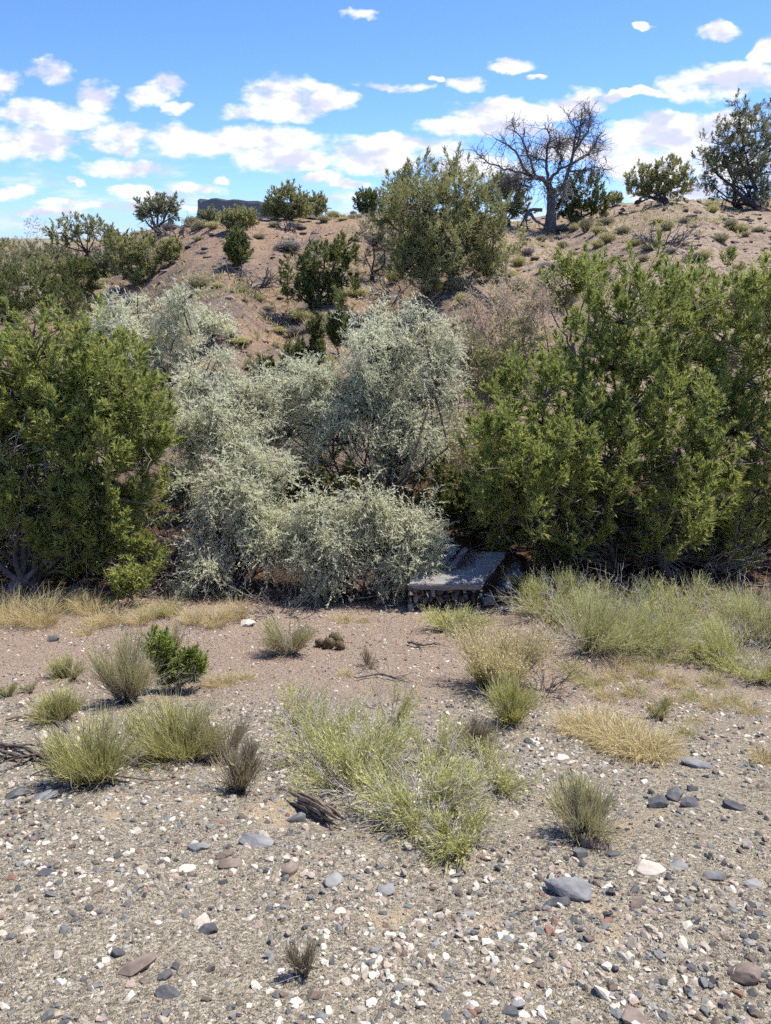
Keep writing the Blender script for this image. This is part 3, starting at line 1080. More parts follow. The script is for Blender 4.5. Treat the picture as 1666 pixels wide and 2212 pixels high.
def grass_blades(g, b, w, h, n, rng, width=0.0022, droop=0.55, k=5):
    ph = rng.random(n) * 6.283
    rr = np.sqrt(rng.random(n))
    d = np.stack([np.cos(ph), np.sin(ph), 0 * ph], 1)
    p0 = b + d * (rr * w * 0.33)[:, None] - np.array([0, 0, 0.02])
    d2 = norm(d * (0.25 + 0.75 * rr)[:, None] + rng.normal(size=(n, 3)) * 0.45 * np.array([1, 1, 0]))
    Lg = h * (0.55 + 0.65 * rng.random(n))
    s = np.linspace(0, 1, k)
    reach = Lg * (0.25 + 0.55 * rng.random(n)) * np.clip(w / h, 0.4, 1.3)
    P = p0[:, None] + d2[:, None] * (reach[:, None] * s ** 1.3)[..., None] + np.array([0, 0, 1.0]) * (Lg[:, None] * (s - droop * (0.3 + rng.random((n, 1))) * s ** 2.4 * 0.8))[..., None]
    P[:, 1:] += rng.normal(size=(n, k - 1, 3)) * 0.012 * h * 2
    g.strands(P, width * (1 - 0.8 * s)[None] * (0.7 + 0.6 * rng.random((n, 1))), 2, tint=np.clip(0.15 + 0.55 * rng.random((n, 1)) + 0.3 * s, 0, 1), rng=rng)


def tuft_grass(label, base, w, h, n, seed, mat='straw', group=None, width=0.0022, droop=0.55, name='bunch_grass'):
    rng = np.random.default_rng(seed)
    b = at(*base) if len(base) == 2 else np.array(base, float)
    g = Geo()
    grass_blades(g, b, w, h, n, rng, width, droop)
    return tag(g.build(name, M[mat], origin=b), label, 'grass', group, kind='thing')


M['ephedra'] = leaf_mat('broom_yellow_green', [(0.0, (0.15, 0.13, 0.10)), (0.25, (0.31, 0.28, 0.17)), (0.45, (0.38, 0.365, 0.14)), (1.0, (0.56, 0.52, 0.21))], 0.2)
M['ephedra_bright'] = leaf_mat('broom_lime', [(0.0, (0.20, 0.175, 0.12)), (0.28, (0.36, 0.34, 0.14)), (0.6, (0.49, 0.48, 0.14)), (1.0, (0.62, 0.58, 0.24))], 0.25)
M['ephedra_grey'] = leaf_mat('broom_grey_yellow', [(0.0, (0.24, 0.205, 0.18)), (0.48, (0.43, 0.385, 0.30)), (0.72, (0.47, 0.435, 0.21)), (1.0, (0.58, 0.53, 0.27))], 0.2)
M['ephedra_brown'] = leaf_mat('broom_brown', [(0.0, (0.20, 0.16, 0.13)), (0.5, (0.33, 0.275, 0.185)), (1.0, (0.45, 0.38, 0.22))], 0.2)
M['feather'] = leaf_mat('feathery_green', [(0.0, (0.402, 0.330, 0.251)), (0.35, (0.377, 0.366, 0.156)), (0.7, (0.481, 0.482, 0.166)), (1.0, (0.647, 0.612, 0.265))], 0.3)
M['feather_grey'] = leaf_mat('feathery_grey_green', [(0.0, (0.402, 0.350, 0.246)), (0.35, (0.387, 0.379, 0.193)), (0.7, (0.446, 0.456, 0.181)), (1.0, (0.594, 0.574, 0.269))], 0.3)
M['tan_bush'] = leaf_mat('dry_flower_tan', [(0.0, (0.296, 0.248, 0.164)), (0.4, (0.417, 0.373, 0.195)), (0.75, (0.618, 0.531, 0.277)), (1.0, (0.780, 0.676, 0.365))], 0.25)
M['fresh'] = leaf_mat('fresh_green', [(0.0, (0.139, 0.162, 0.037)), (0.5, (0.265, 0.324, 0.067)), (1.0, (0.404, 0.446, 0.119))], 0.32)
M['straw'] = leaf_mat('straw_grass', [(0.0, (0.295, 0.227, 0.108)), (0.4, (0.544, 0.442, 0.216)), (0.8, (0.680, 0.567, 0.313)), (1.0, (0.794, 0.692, 0.432))], 0.3)
M['straw_green'] = leaf_mat('pale_green_grass', [(0.0, (0.264, 0.231, 0.105)), (0.5, (0.462, 0.418, 0.179)), (1.0, (0.660, 0.594, 0.304))], 0.3)
M['sage'] = leaf_mat('sage_shrub', [(0.0, (0.195, 0.168, 0.121)), (0.5, (0.345, 0.315, 0.188)), (1.0, (0.510, 0.454, 0.255))], 0.2)
M['greybrush'] = leaf_mat('grey_brush', [(0.0, (0.138, 0.121, 0.113)), (0.5, (0.262, 0.235, 0.205)), (1.0, (0.414, 0.372, 0.317))], 0.1)
M['stem_grey'] = bark_mat('grey_stem', (0.10, 0.085, 0.072), (0.24, 0.205, 0.17), 30)
M['twig_white'] = bark_mat('bleached_twig', (0.36, 0.33, 0.29), (0.56, 0.52, 0.47), 30)

# ------------------------------------------------------------------ trees in the hollow
juniper('juniper_tree', 'broad rounded green juniper with two brown trunks at the bank edge beside straw grass', (30, 1285),
        [(90,870,215,185,0.9),(215,960,170,200,0.6),(200,835,140,130,0.8),(265,910,115,140,0.6),(20,800,120,120,1.0),(-90,925,210,230,1.0),(215,1110,135,110,0.35),(60,1075,170,105,0.3),(130,1180,110,60,0.5),(-90,1120,120,80,0.6),(300,1010,75,160,0.5),(150,1195,140,62,0.2),(275,1175,90,75,0.3),(20,1120,120,60,0.3),(110,1150,130,70,0.1),(-40,1160,110,60,0.3)],
        1600, 24, 7, 0.057, 0.0180, 0.26, 1, r0=0.10, sub=(9, (0.40, 0.40, 0.50)), bases=[(30,1290),(75,1282)], dead=330, frac=0.6)
juniper('juniper_tree', 'large spreading green juniper with upright spires behind the concrete slab', (1400, 1235),
        [(1170,970,150,180,0.2),(1330,800,180,190,0.9),(1490,770,170,170,1.3),(1640,840,150,220,1.0),(1300,1040,200,165,-0.1),(1490,1000,160,190,0.0),
         (1640,1060,130,170,0.2),(1095,1050,100,110,0.3),(1075,950,75,90,0.6),(1180,1130,150,80,0.2),(1420,1170,140,60,0.1),(1140,1040,95,110,-0.8),(1080,1090,80,80,-0.6),(1100,980,85,90,-0.5),(1200,1000,100,110,-0.7),(1140,1165,130,48,0.1),(1290,1185,150,48,0.1),(1540,1160,130,60,0.2),(1095,850,50,60,0.6),(1470,620,34,50,1.4),(1365,640,44,50,1.0),(1270,650,50,60,1.1),(1600,650,40,70,1.2)],
        1950, 24, 7, 0.057, 0.0180, 0.26, 2, r0=0.06, sub=(8, (0.42, 0.42, 0.62)), bases=[(1330,1235),(1455,1245),(1350,1225)], dead=360, frac=0.75, up=1.0, spread=0.65)
juniper('juniper_tree', 'airy light green juniper spire rising beyond the largest spreading juniper', (1590, 860),
        [(1585,600,38,60,0),(1545,650,40,50,0.2),(1610,680,50,60,0.2),(1480,640,60,60,0)], 90, 20, 6, 0.063, 0.034, 0.45, 3, frac=0.9, up=1.1, r0=0.07)
juniper('juniper_tree', 'green juniper with two rounded tops peeking over behind the pinkish tamarisk', (1240, 800),
        [(1215,620,45,50,0),(1270,610,50,50,0.3),(1180,640,30,40,0)], 110, 22, 6, 0.058, 0.034, 0.42, 4, up=0.9, r0=0.08)
juniper('juniper_tree', 'green juniper cut by the picture edge halfway up the sandy slope', (1690, 660), [(1680,590,40,55,0),(1700,620,45,40,0)], 70, 18, 6, 0.074, 0.040, 0.45, 5, r0=0.06)

olive_tree('silver_olive_tree', 'tall airy silver-leaved tree with thin dark stems in the centre of the hollow', (815, 1235),
           [(855,770,130,110,1.9),(600,880,85,65,1.9),(800,720,60,70,2.1),(900,650,40,40,2.2),(970,760,50,80,2.0),(715,870,120,95,1.6),(665,815,85,70,1.9),(790,850,100,90,1.7),(850,960,100,60,1.3),(885,900,110,100,1.5),(720,930,150,75,1.2),(590,900,95,95,1.9),(930,690,60,50,2.2),(830,690,60,45,2.2),(940,820,60,90,1.9)],
           1150, 11, r0=0.05, m=9, q=12, leaf=(0.048, 0.0112))
olive_tree('silver_olive_tree', 'pale silver-leaved tree with drooping sprays hanging in front of the juniper with two trunks', (520, 1290),
           [(480,1060,105,85,0.7),(575,1120,110,80,0.5),(450,1215,75,60,0.2),(560,1010,110,60,0.9),(470,900,75,95,1.6),(400,1250,40,40,0.1),(520,960,90,60,1.3),(445,850,70,75,2.3),(410,820,45,60,2.6),(500,830,60,50,2.4),(405,935,55,60,1.7),(560,850,60,60,2.4)],
           860, 12, r0=0.045, m=9, q=12, leaf=(0.048, 0.0112))
olive_tree('silver_olive_tree', 'low silver-leaved tree whose branches sweep the ground beside the concrete slab', (770, 1292),
           [(790,1120,165,85,0.3),(900,1165,85,65,0.2),(700,1205,95,65,0.1),(690,1270,48,38,-0.1),(830,1220,90,36,0.0),(885,1212,70,45,-0.15),(925,1225,35,32,-0.1),(650,1150,80,55,0.5)],
           680, 13, r0=0.045, m=9, q=12, leaf=(0.048, 0.0112))
olive_tree('silver_olive_tree', 'whitish plumed silver-leaved tree with dark leaning trunk and reddish stems farther back', (365, 885),
           [(285,720,100,75,0),(225,700,45,50,0.2),(385,700,52,85,0.3),(300,640,28,50,0.2),(245,730,55,45,0.3),(400,640,30,40,0.2),(345,780,90,50,0)],
           400, 14, r0=0.07, leaf=(0.075, 0.018), m=7, q=11, spl=0.6, droop=0.3, up=0.6)
olive_tree('silver_olive_bush', 'small silver-green bush standing beyond the whitish plumed tree', (462, 745), [(462,690,46,34,0),(430,700,30,28,0)], 80, 15, r0=0.03, leaf=(0.09, 0.022), m=6, q=10, spl=0.55, up=0.6, cat='bush')
olive_tree('silver_olive_bush', 'narrow silver plume rising over the top of the two-trunked juniper', (70, 730), [(62,650,34,44,0),(20,670,30,30,0.2)], 70, 16, r0=0.03, leaf=(0.085, 0.02), m=6, q=10, spl=0.55, up=0.7, cat='bush')

juniper('juniper_tree', 'dense green juniper thicket rising behind the silver plume', (60, 750), [(50,632,75,48,0),(135,652,55,52,0.5),(-20,660,70,50,0),(175,675,30,45,0)], 330, 20, 6, 0.065, 0.026, 0.34, 6, mat='juniper_deep', r0=0.08, up=0.8)
for i, (px, py, rx, ry, by, lab) in enumerate([
        (732, 690, 26, 66, 775, 'tallest of the slim dark junipers standing among the silver leaves'),
        (684, 745, 18, 60, 815, 'slim dark juniper beside the tallest slim one'),
        (648, 782, 12, 40, 835, 'thin juniper spire between two other slim junipers'),
        (622, 800, 13, 46, 850, 'short dark narrow juniper spire above the silver leaves'),
        (575, 815, 18, 34, 860, 'lowest and palest of the slim junipers by the silver leaves')]):
    juniper('slim_juniper', lab, (px, by), [(px, py + ry * 0.45, rx, ry * 0.55, 0, 1.0), (px, py - ry * 0.3, rx * 0.55, ry * 0.6, 0, 1.0)], 90, 18, 6, 0.058, 0.026, 0.30, 20 + i,
            mat='juniper_deep', r0=0.03, up=1.3, spread=0.55, group='slim junipers among the silver trees', frac=0.9)


def tamarisk():
    rng = np.random.default_rng(40)
    b = at(1040, 1125)
    b = np.array([b[0], b[1] + 1.2, hz(b[0], b[1] + 1.2)])
    t = tag(empty('tamarisk_tree', b), 'feathery tamarisk with pinkish tan plumes and fine dark stems beside the spreading juniper', 'tree')
    rows = [(1085,665,75,42,0.6),(1010,760,60,70,0.2),(1130,740,60,60,0.5),(1170,650,40,40,0.6),(985,960,45,80,-0.9),(950,1000,40,70,-1.0),(1060,830,60,70,0.2),(1030,690,40,40,0.5),(1000,1040,60,50,-0.8),(1040,960,60,70,-0.2),(1110,820,70,60,0.3)]
    lobes = lobes_of(rows, b[1])
    g = Geo()
    nodes = limb_set(g, lobes, [b, b + np.array([0.15, 0.1, 0]), b + np.array([-0.2, 0, 0])], rng, 0.026, sides=5, wig=0.05)
    C, O, I = sample_lobes(lobes, 430, rng, rmin=0.15, skip=0.2)
    D = norm(O * 0.35 + np.array([0, 0, 1.0]) + rng.normal(size=C.shape) * 0.25)
    C0 = C - D * 0.35
    branches(g, C0, I, nodes, rng, 0.004, frac=1.0)
    P = twig_fuzz(g, C0, D, 0.5 + 0.3 * rng.random(len(C)), rng, 0.003, k=4, gnarl=0.18)
    g.build('trunk', M['bark_red'], t)
    for part, sel, mat in (('seed_plumes', np.isin(I, [0, 3, 7]) & (rng.random(len(I)) < 0.85) | (rng.random(len(I)) < 0.10), 'tamarisk_pink'), ('crown', None, 'tamarisk_green')):
        sel = ~last if sel is None else sel
        last = sel
        f = Geo()
        Ps = P[sel]
        n, m, q = len(Ps), 12, 9
        s = rng.random((n, m)) * 2.99
        i0 = s.astype(int)
        bp = Ps[np.arange(n)[:, None], i0] + (Ps[np.arange(n)[:, None], i0 + 1] - Ps[np.arange(n)[:, None], i0]) * (s - i0)[..., None]
        d = norm(rng.normal(size=(n, m, 3)) * 0.6 + np.array([0, 0, 0.8]))
        ln = 0.12 + 0.14 * rng.random((n, m))
        ss = rng.random((n, m, q))
        Pl = bp[:, :, None] + d[:, :, None] * (ln[..., None] * ss)[..., None]
        Dl = norm(d[:, :, None] + rng.normal(size=(n, m, q, 3)) * 0.6)
        f.spikes(Pl, Dl, 0.040, 0.015, rng, np.clip(rng.random((n, 1, 1)) * 0.5 + 0.5 * rng.random((n, m, q)), 0, 1).reshape(-1))
        tag(f.build(part, M[mat], t), kind='stuff')


tamarisk()
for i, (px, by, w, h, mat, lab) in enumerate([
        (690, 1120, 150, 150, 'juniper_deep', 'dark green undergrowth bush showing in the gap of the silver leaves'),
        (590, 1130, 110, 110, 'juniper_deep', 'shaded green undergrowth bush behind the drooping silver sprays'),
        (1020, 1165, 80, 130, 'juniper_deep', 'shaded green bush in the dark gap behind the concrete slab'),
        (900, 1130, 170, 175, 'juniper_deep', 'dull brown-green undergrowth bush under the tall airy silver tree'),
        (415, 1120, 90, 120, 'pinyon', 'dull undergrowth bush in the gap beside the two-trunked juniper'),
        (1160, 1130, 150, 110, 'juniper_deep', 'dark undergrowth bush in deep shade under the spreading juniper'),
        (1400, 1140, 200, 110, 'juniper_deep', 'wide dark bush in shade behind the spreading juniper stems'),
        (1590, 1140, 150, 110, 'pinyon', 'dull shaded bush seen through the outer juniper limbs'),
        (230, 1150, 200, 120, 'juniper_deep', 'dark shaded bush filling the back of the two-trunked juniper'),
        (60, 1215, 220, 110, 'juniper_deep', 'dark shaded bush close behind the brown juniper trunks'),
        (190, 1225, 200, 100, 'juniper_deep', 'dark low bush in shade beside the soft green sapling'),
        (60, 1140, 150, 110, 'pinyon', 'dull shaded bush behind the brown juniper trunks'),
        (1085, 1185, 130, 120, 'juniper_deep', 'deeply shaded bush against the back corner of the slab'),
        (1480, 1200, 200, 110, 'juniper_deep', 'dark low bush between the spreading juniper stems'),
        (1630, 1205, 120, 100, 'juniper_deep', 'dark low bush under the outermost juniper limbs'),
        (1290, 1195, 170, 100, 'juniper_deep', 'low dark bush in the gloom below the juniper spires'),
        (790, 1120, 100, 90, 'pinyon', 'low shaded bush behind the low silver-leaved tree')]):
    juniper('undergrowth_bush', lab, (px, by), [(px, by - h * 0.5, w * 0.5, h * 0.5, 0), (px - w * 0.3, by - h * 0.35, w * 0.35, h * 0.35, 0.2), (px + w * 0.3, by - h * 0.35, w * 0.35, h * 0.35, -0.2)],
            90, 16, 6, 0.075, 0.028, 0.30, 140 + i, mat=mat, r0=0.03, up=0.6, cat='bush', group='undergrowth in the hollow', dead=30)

# ------------------------------------------------------------------ trees on the hill
juniper('hill_juniper', 'big dome-shaped olive green juniper standing alone in the middle of the hillside', (965, 628),
        [(960,500,130,105,0),(890,450,75,70,0.3),(1010,440,75,65,0.5),(1050,540,65,75,0),(900,560,80,60,-0.3),(980,380,30,42,1.0),(870,410,40,35,0.5),(970,590,110,35,-0.3),(1060,590,50,35,-0.2),(880,590,50,35,-0.2),(830,480,30,50,0.3)],
        1250, 20, 6, 0.068, 0.024, 0.42, 30, mat='juniper_hill', sub=(8, (0.42, 0.42, 0.5)), r0=0.13, bases=[(940,628),(985,630),(965,625)], frac=0.4, dead=60, up=0.9)
juniper('hill_juniper', 'dark green juniper with a ragged skirt and black trunk low on the slope', (678, 668),
        [(645,605,45,45,0),(700,580,60,50,0.3),(745,590,38,52,0.3),(735,545,28,30,0.5),(650,640,40,22,-0.1),(690,640,50,26,0)],
        230, 20, 6, 0.079, 0.039, 0.36, 31, mat='juniper_deep', bark='bark_dark', r0=0.14, dead=60)
juniper('hill_juniper', 'sparse grey juniper with leaning dark trunk between the dome and ragged junipers', (800, 608),
        [(805,510,32,35,0),(830,540,24,40,0.3),(790,555,18,25,0)], 60, 16, 5, 0.074, 0.034, 0.4, 32, mat='sage', bark='bark_dark', r0=0.10, dead=140, frac=0.9)
juniper('hill_juniper', 'small egg-shaped green juniper alone on the reddish slope', (513, 582),
        [(513,552,27,30,0,1.0),(515,520,16,20,0,1.0)], 121, 18, 6, 0.067, 0.033, 0.36, 33, mat='juniper_deep', r0=0.05, up=1.0)
juniper('hill_juniper', 'wide yellow-green juniper casting a shadow down the slope beneath the crest tree', (300, 612),
        [(300,540,46,36,0),(262,550,32,36,0.3),(285,580,45,30,-0.2),(320,570,32,40,-0.3),(250,520,22,22,0.6),(305,605,35,20,-0.5)], 256, 18, 6, 0.076, 0.038, 0.36, 34, mat='juniper_hill', bark='bark_dark', r0=0.10)
juniper('hill_juniper', 'small round yellow-green juniper next to the wide one', (368, 572), [(368,550,20,22,0,1.0)], 67, 16, 6, 0.079, 0.039, 0.34, 35, mat='juniper_hill', r0=0.05)
juniper('crest_juniper', 'flat-topped grey-green tree with thick bent trunk and exposed roots on the crest', (347, 512),
        [(325,455,28,18,0),(365,450,26,20,0),(348,440,30,14,0.3),(380,465,14,12,0),(312,470,16,14,0)], 110, 14, 5, 0.105, 0.048, 0.36, 36, mat='pinyon', bark='bark_dark', r0=0.17, frac=0.8, dead=40, up=0.6)
juniper('crest_juniper', 'round dark bush-like juniper touching the thick-trunked crest tree', (280, 505), [(280,480,26,24,0),(262,485,16,18,0)], 141, 16, 5, 0.081, 0.038, 0.36, 37, mat='pinyon', r0=0.10)
juniper('crest_juniper', 'spreading olive tree with forked dark trunk leaning over dead branches', (187, 556),
        [(140,505,40,24,0),(188,490,36,24,0.3),(160,485,28,18,0.3),(208,502,22,22,0),(125,525,26,20,0)], 175, 14, 5, 0.089, 0.043, 0.36, 38, mat='juniper_hill', bark='bark_dark', r0=0.13, frac=0.8, up=0.6, dead=40)
juniper('crest_juniper', 'round-headed grey-green tree set apart on the low skyline', (78, 528), [(76,494,27,24,0),(92,508,20,16,0),(74,512,22,12,0)], 141, 14, 5, 0.099, 0.043, 0.36, 39, mat='pinyon', r0=0.10)
juniper('crest_juniper', 'low olive bush-like juniper below the forked leaning trunk', (150, 600), [(120,570,46,26,0),(165,585,36,24,0)], 222, 16, 5, 0.081, 0.041, 0.36, 50, mat='pinyon', r0=0.06)
juniper('crest_juniper', 'bushy green juniper on the crest right beside the distant mesa', (625, 476), [(622,440,42,34,0),(590,458,26,18,0),(652,452,26,22,0),(620,462,40,14,0)], 303, 16, 5, 0.089, 0.043, 0.36, 51, mat='juniper_hill', r0=0.11)
juniper('crest_juniper', 'low yellowish olive bush on the crest in front of the mesa', (512, 502), [(518,480,36,18,0),(492,484,16,12,0)], 182, 16, 5, 0.081, 0.041, 0.36, 52, mat='juniper_hill', r0=0.05)
juniper('crest_juniper', 'small pale round juniper on the bare knoll of the crest', (728, 462), [(728,438,25,21,0),(722,452,18,10,0)], 121, 14, 5, 0.089, 0.043, 0.36, 53, mat='pinyon', r0=0.07)
juniper('crest_juniper', 'low green bush in the gap between two crest junipers', (684, 472), [(684,448,22,20,0.0)], 81, 14, 5, 0.089, 0.043, 0.36, 54, mat='juniper_hill', r0=0.05)
juniper('crest_juniper', 'rounded dark green juniper where the crest meets the dome-shaped juniper', (800, 466), [(790,442,24,24,0),(812,446,20,22,0)], 141, 16, 5, 0.089, 0.043, 0.36, 55, mat='juniper_deep', r0=0.07)
juniper('crest_juniper', 'dull olive juniper partly hidden behind the bare branches of the dead tree', (1098, 486), [(1095,430,42,42,0),(1075,410,26,30,0.5),(1125,450,24,30,0)], 263, 16, 5, 0.099, 0.043, 0.36, 56, mat='pinyon', bark='bark_dark', r0=0.13)
juniper('crest_juniper', 'dark rounded juniper standing directly behind the dead tree', (1255, 475), [(1260,420,48,44,0),(1220,440,36,34,0),(1290,440,28,34,0),(1255,458,50,18,0)], 324, 16, 5, 0.099, 0.043, 0.36, 57, mat='juniper_deep', bark='bark_dark', r0=0.14)
juniper('crest_juniper', 'twin-trunked olive tree with rounded head alone on the skyline', (1430, 440), [(1385,392,32,30,0),(1445,378,40,30,0),(1420,402,34,26,0),(1468,398,26,26,0),(1375,415,26,18,0),(1400,420,24,14,0),(1460,415,30,18,0)], 344, 15, 5, 0.103, 0.043, 0.36, 58, mat='juniper_hill', bark='bark_dark', r0=0.16, bases=[(1378,440),(1438,440)])
juniper('crest_juniper', 'tall dark pinyon-like tree at the picture edge shading the sandy slope', (1610, 452),
        [(1620,285,70,62,0),(1560,330,58,52,0),(1650,350,70,70,0),(1530,390,36,44,-0.5),(1600,390,70,50,0),(1690,270,60,70,0.5),(1570,290,36,36,0),(1560,425,55,24,0),(1650,430,70,26,0),(1600,350,80,60,0),(1640,420,60,40,-0.5),(1530,350,36,40,0),(1600,250,40,40,0)],
        900, 17, 6, 0.10, 0.034, 0.45, 59, mat='pinyon', sub=(6, (0.45, 0.45, 0.42)), bark='bark_dark', r0=0.22, dead=160, frac=0.6, up=0.55, bases=[(1600,452),(1640,455)])
juniper('crest_juniper', 'small green bush on the skyline between dead tree and twin-trunked tree', (1325, 446), [(1325,434,20,11,0),(1300,440,14,8,0)], 68, 14, 5, 0.081, 0.041, 0.36, 60, mat='juniper_hill', r0=0.04)
for i, (px, py, rx, ry, lab) in enumerate([
        (420, 474, 22, 12, 'low green skyline bush just beyond the thick-trunked crest tree'), (455, 472, 22, 13, 'low green skyline bush at the foot of the mesa'),
        (40, 520, 16, 9, 'tiny grey bush on the skyline at the picture edge'), (225, 497, 20, 18, 'grey-green bush on the skyline beyond the forked leaning tree'),
        (10, 525, 14, 8, 'tiny bush against the blue far hills'), (240, 525, 18, 24, 'dark narrow bush beside the wide yellow-green juniper')]):
    juniper('skyline_bush', lab, (px, py + ry), [(px, py, rx, ry, 0)], 45, 13, 5, 0.089, 0.043, 0.36, 70 + i, mat='pinyon', r0=0.04, group='bushes on the skyline', cat='bush')

for i, (px, by, rx, ry, mat, lab) in enumerate([
        (35, 640, 60, 40, 'pinyon', 'grey-green juniper in the stack behind the silver plume, lowest at the picture edge'),
        (110, 628, 50, 38, 'juniper_hill', 'olive juniper stacked above the dense green thicket'),
        (175, 640, 36, 40, 'juniper_deep', 'dark juniper closing the stack above the silver plume'),
        (20, 590, 50, 30, 'juniper_hill', 'upper olive juniper of the stack beside the picture edge'),
        (90, 585, 46, 28, 'pinyon', 'pale grey-green juniper at the top of the stacked junipers'),
        (225, 600, 30, 26, 'pinyon', 'low grey-green bush beside the slope shadow of the wide juniper')]):
    juniper('stacked_juniper', lab, (px, by), [(px, by - ry, rx, ry, 0), (px - rx * 0.5, by - ry * 0.7, rx * 0.6, ry * 0.7, 0.2), (px + rx * 0.5, by - ry * 0.8, rx * 0.6, ry * 0.75, -0.2)], 150, 16, 6, 0.08, 0.030, 0.36, 170 + i, mat=mat, r0=0.08,
            group='junipers stacked up the slope behind the two-trunked juniper')


def dead_tree():
    rng = np.random.default_rng(90)
    b = at(1187, 503)
    Y = b[1]
    t = tag(empty('dead_tree', b), 'bare dead tree with thick twisted trunk and spiky grey branches on the hilltop', 'tree')

    def Z(zx, zy, dy=0.0):
        return atd(1019.5 + zx * 0.1971, 207.4 + zy * 0.1971, Y + dy)

    k = mpp(b)
    g = Geo()
    for off, r in ((-0.14, 0.20), (0.10, 0.22), (0.22, 0.16), (-0.02, 0.23)):
        p = poly([Z(850, 1540) + [off * 1.6, off, -0.2], Z(855, 1400) + [off, off, 0], Z(870, 1250) + [off * 0.6, off, 0], Z(860, 1080) + [off * 0.5, 0, 0], Z(845, 940)], 12)
        p[1:] += rng.normal(size=(11, 3)) * 0.03
        g.strands(p[None], (r * np.linspace(1.1, 0.5, 12))[None], 9)
    g.build('trunk', M['dead'], t, smooth=True)
    limbs = [([(850,1000),(760,900),(620,850),(480,620),(390,540),(260,470)],9,-1.0),([(700,880),(620,650),(545,480),(480,380),(450,330)],6,0.6),
             ([(760,930),(620,870),(380,800),(180,730),(60,650)],7,-0.4),([(850,1000),(830,850),(820,700),(820,560),(860,470),(810,350)],8,0.2),
             ([(860,1000),(870,900),(960,810),(1080,750),(1230,660),(1420,600)],9,0.8),([(960,1040),(1020,950),(1060,800),(1110,640),(1130,480),(1140,370),(1060,240)],10,-0.4),
             ([(1110,640),(1170,500),(1190,330),(1200,200)],6,-0.2),([(1140,570),(1250,420),(1290,300),(1290,170)],6,0.6),([(1060,820),(1200,820),(1300,800),(1450,850)],5,-0.9),
             ([(940,820),(970,680),(930,580),(960,540)],4,0.3),([(1080,750),(1250,650),(1360,540),(1370,430)],5,1.2),([(820,700),(720,690),(640,640)],4,0.5),
             ([(700,890),(640,910),(500,900)],4,-0.9),([(820,560),(930,560),(1000,480)],4,0.9),([(640,1000),(500,960),(420,920)],3,-0.5)]
    lp = []
    for pts, r, dz in limbs:
        n = len(pts)
        p = poly([Z(x, y, dz * (i / (n - 1)) * 1.6) for i, (x, y) in enumerate(pts)], 16)
        p[1:] += rng.normal(size=(15, 3)) * 0.025
        lg = Geo()
        lg.strands(p[None], (r * 0.0115 * (1 - 0.82 * np.linspace(0, 1, 16)))[None], 6)
        lg.build('limb', M['dead'], t, smooth=True)
        lp.append(p)
    br = Geo()
    tw = Geo()
    P0, D0 = [], []
    for p in lp:
        m = 34
        s = 0.22 + 0.78 * rng.random(m)
        i0 = np.minimum((s * 15).astype(int), 14)
        q = p[i0] + (p[i0 + 1] - p[i0]) * rng.random((m, 1))
        d = norm(p[i0 + 1] - p[i0])
        P0.append(q)
        D0.append(norm(d * 0.7 + rng.normal(size=(m, 3)) * 0.7 + np.array([0, 0, 0.25])))
    P0, D0 = np.concatenate(P0), np.concatenate(D0)
    A = twig_fuzz(br, P0, D0, 0.5 + 0.7 * rng.random(len(P0)), rng, 0.020, k=6, gnarl=0.30)
    for rep in range(3):
        j = rng.integers(1, 5, len(A))
        q, d = A[np.arange(len(A)), j], norm(A[np.arange(len(A)), j + 1 if False else np.minimum(j + 1, 5)] - A[np.arange(len(A)), j])
        B = twig_fuzz(tw, q, d * 0.8 + rng.normal(size=q.shape) * 0.55, 0.3 + 0.4 * rng.random(len(A)), rng, 0.011, k=5, gnarl=0.3)
        j2 = rng.integers(1, 4, len(A))
        twig_fuzz(tw, B[np.arange(len(A)), j2], norm(B[np.arange(len(A)), j2 + 1] - B[np.arange(len(A)), j2]) + rng.normal(size=q.shape) * 0.5, 0.2 + 0.25 * rng.random(len(A)), rng, 0.008, k=4, gnarl=0.3)
    tag(br.build('branch_work', M['dead'], t), kind='stuff')
    tag(tw.build('twig_work', M['dead'], t), kind='stuff')
    for pts, r in (([(770,1250),(640,1250),(590,1330),(530,1430),(480,1540)], 5), ([(640,1280),(700,1370),(760,1400),(860,1480)], 4), ([(590,1330),(600,1400),(620,1480)], 3)):
        p = poly([Z(x, y, -0.5) for x, y in pts], 12)
        lg = Geo()
        lg.strands(p[None], (r * 0.02 * (1 - 0.6 * np.linspace(0, 1, 12)))[None], 6)
        twig_fuzz(lg, p[3:], rng.normal(size=(9, 3)) + [0, 0, -0.8], 0.4 + 0.3 * rng.random(9), rng, 0.016, k=5)
        lg.build('fallen_limb', M['dead'], t, smooth=True)
    wl = Geo()
    for pts in ([(1030,1010),(1035,1090),(1080,1180)], [(1080,1030),(1105,1080),(1100,1140)], [(720,890),(650,915),(580,900),(500,900)], [(580,910),(570,970),(525,1000)]):
        p = poly([Z(x, y, -0.7) for x, y in pts], 8)
        wl.strands(p[None], (0.06 * (1 - 0.6 * np.linspace(0, 1, 8)))[None], 5)
    P0 = np.stack([Z(x, y, -0.3) for x, y in zip(rng.uniform(780, 1080, 90), rng.uniform(880, 1120, 90))])
    twig_fuzz(wl, P0, rng.normal(size=(90, 3)) + [0, 0, -0.3], 0.6 + 0.6 * rng.random(90), rng, 0.018, k=6, gnarl=0.3)
    tag(wl.build('bleached_wood', M['twig_grey'], t), 'bleached whitish broken limbs', kind='stuff')


dead_tree()


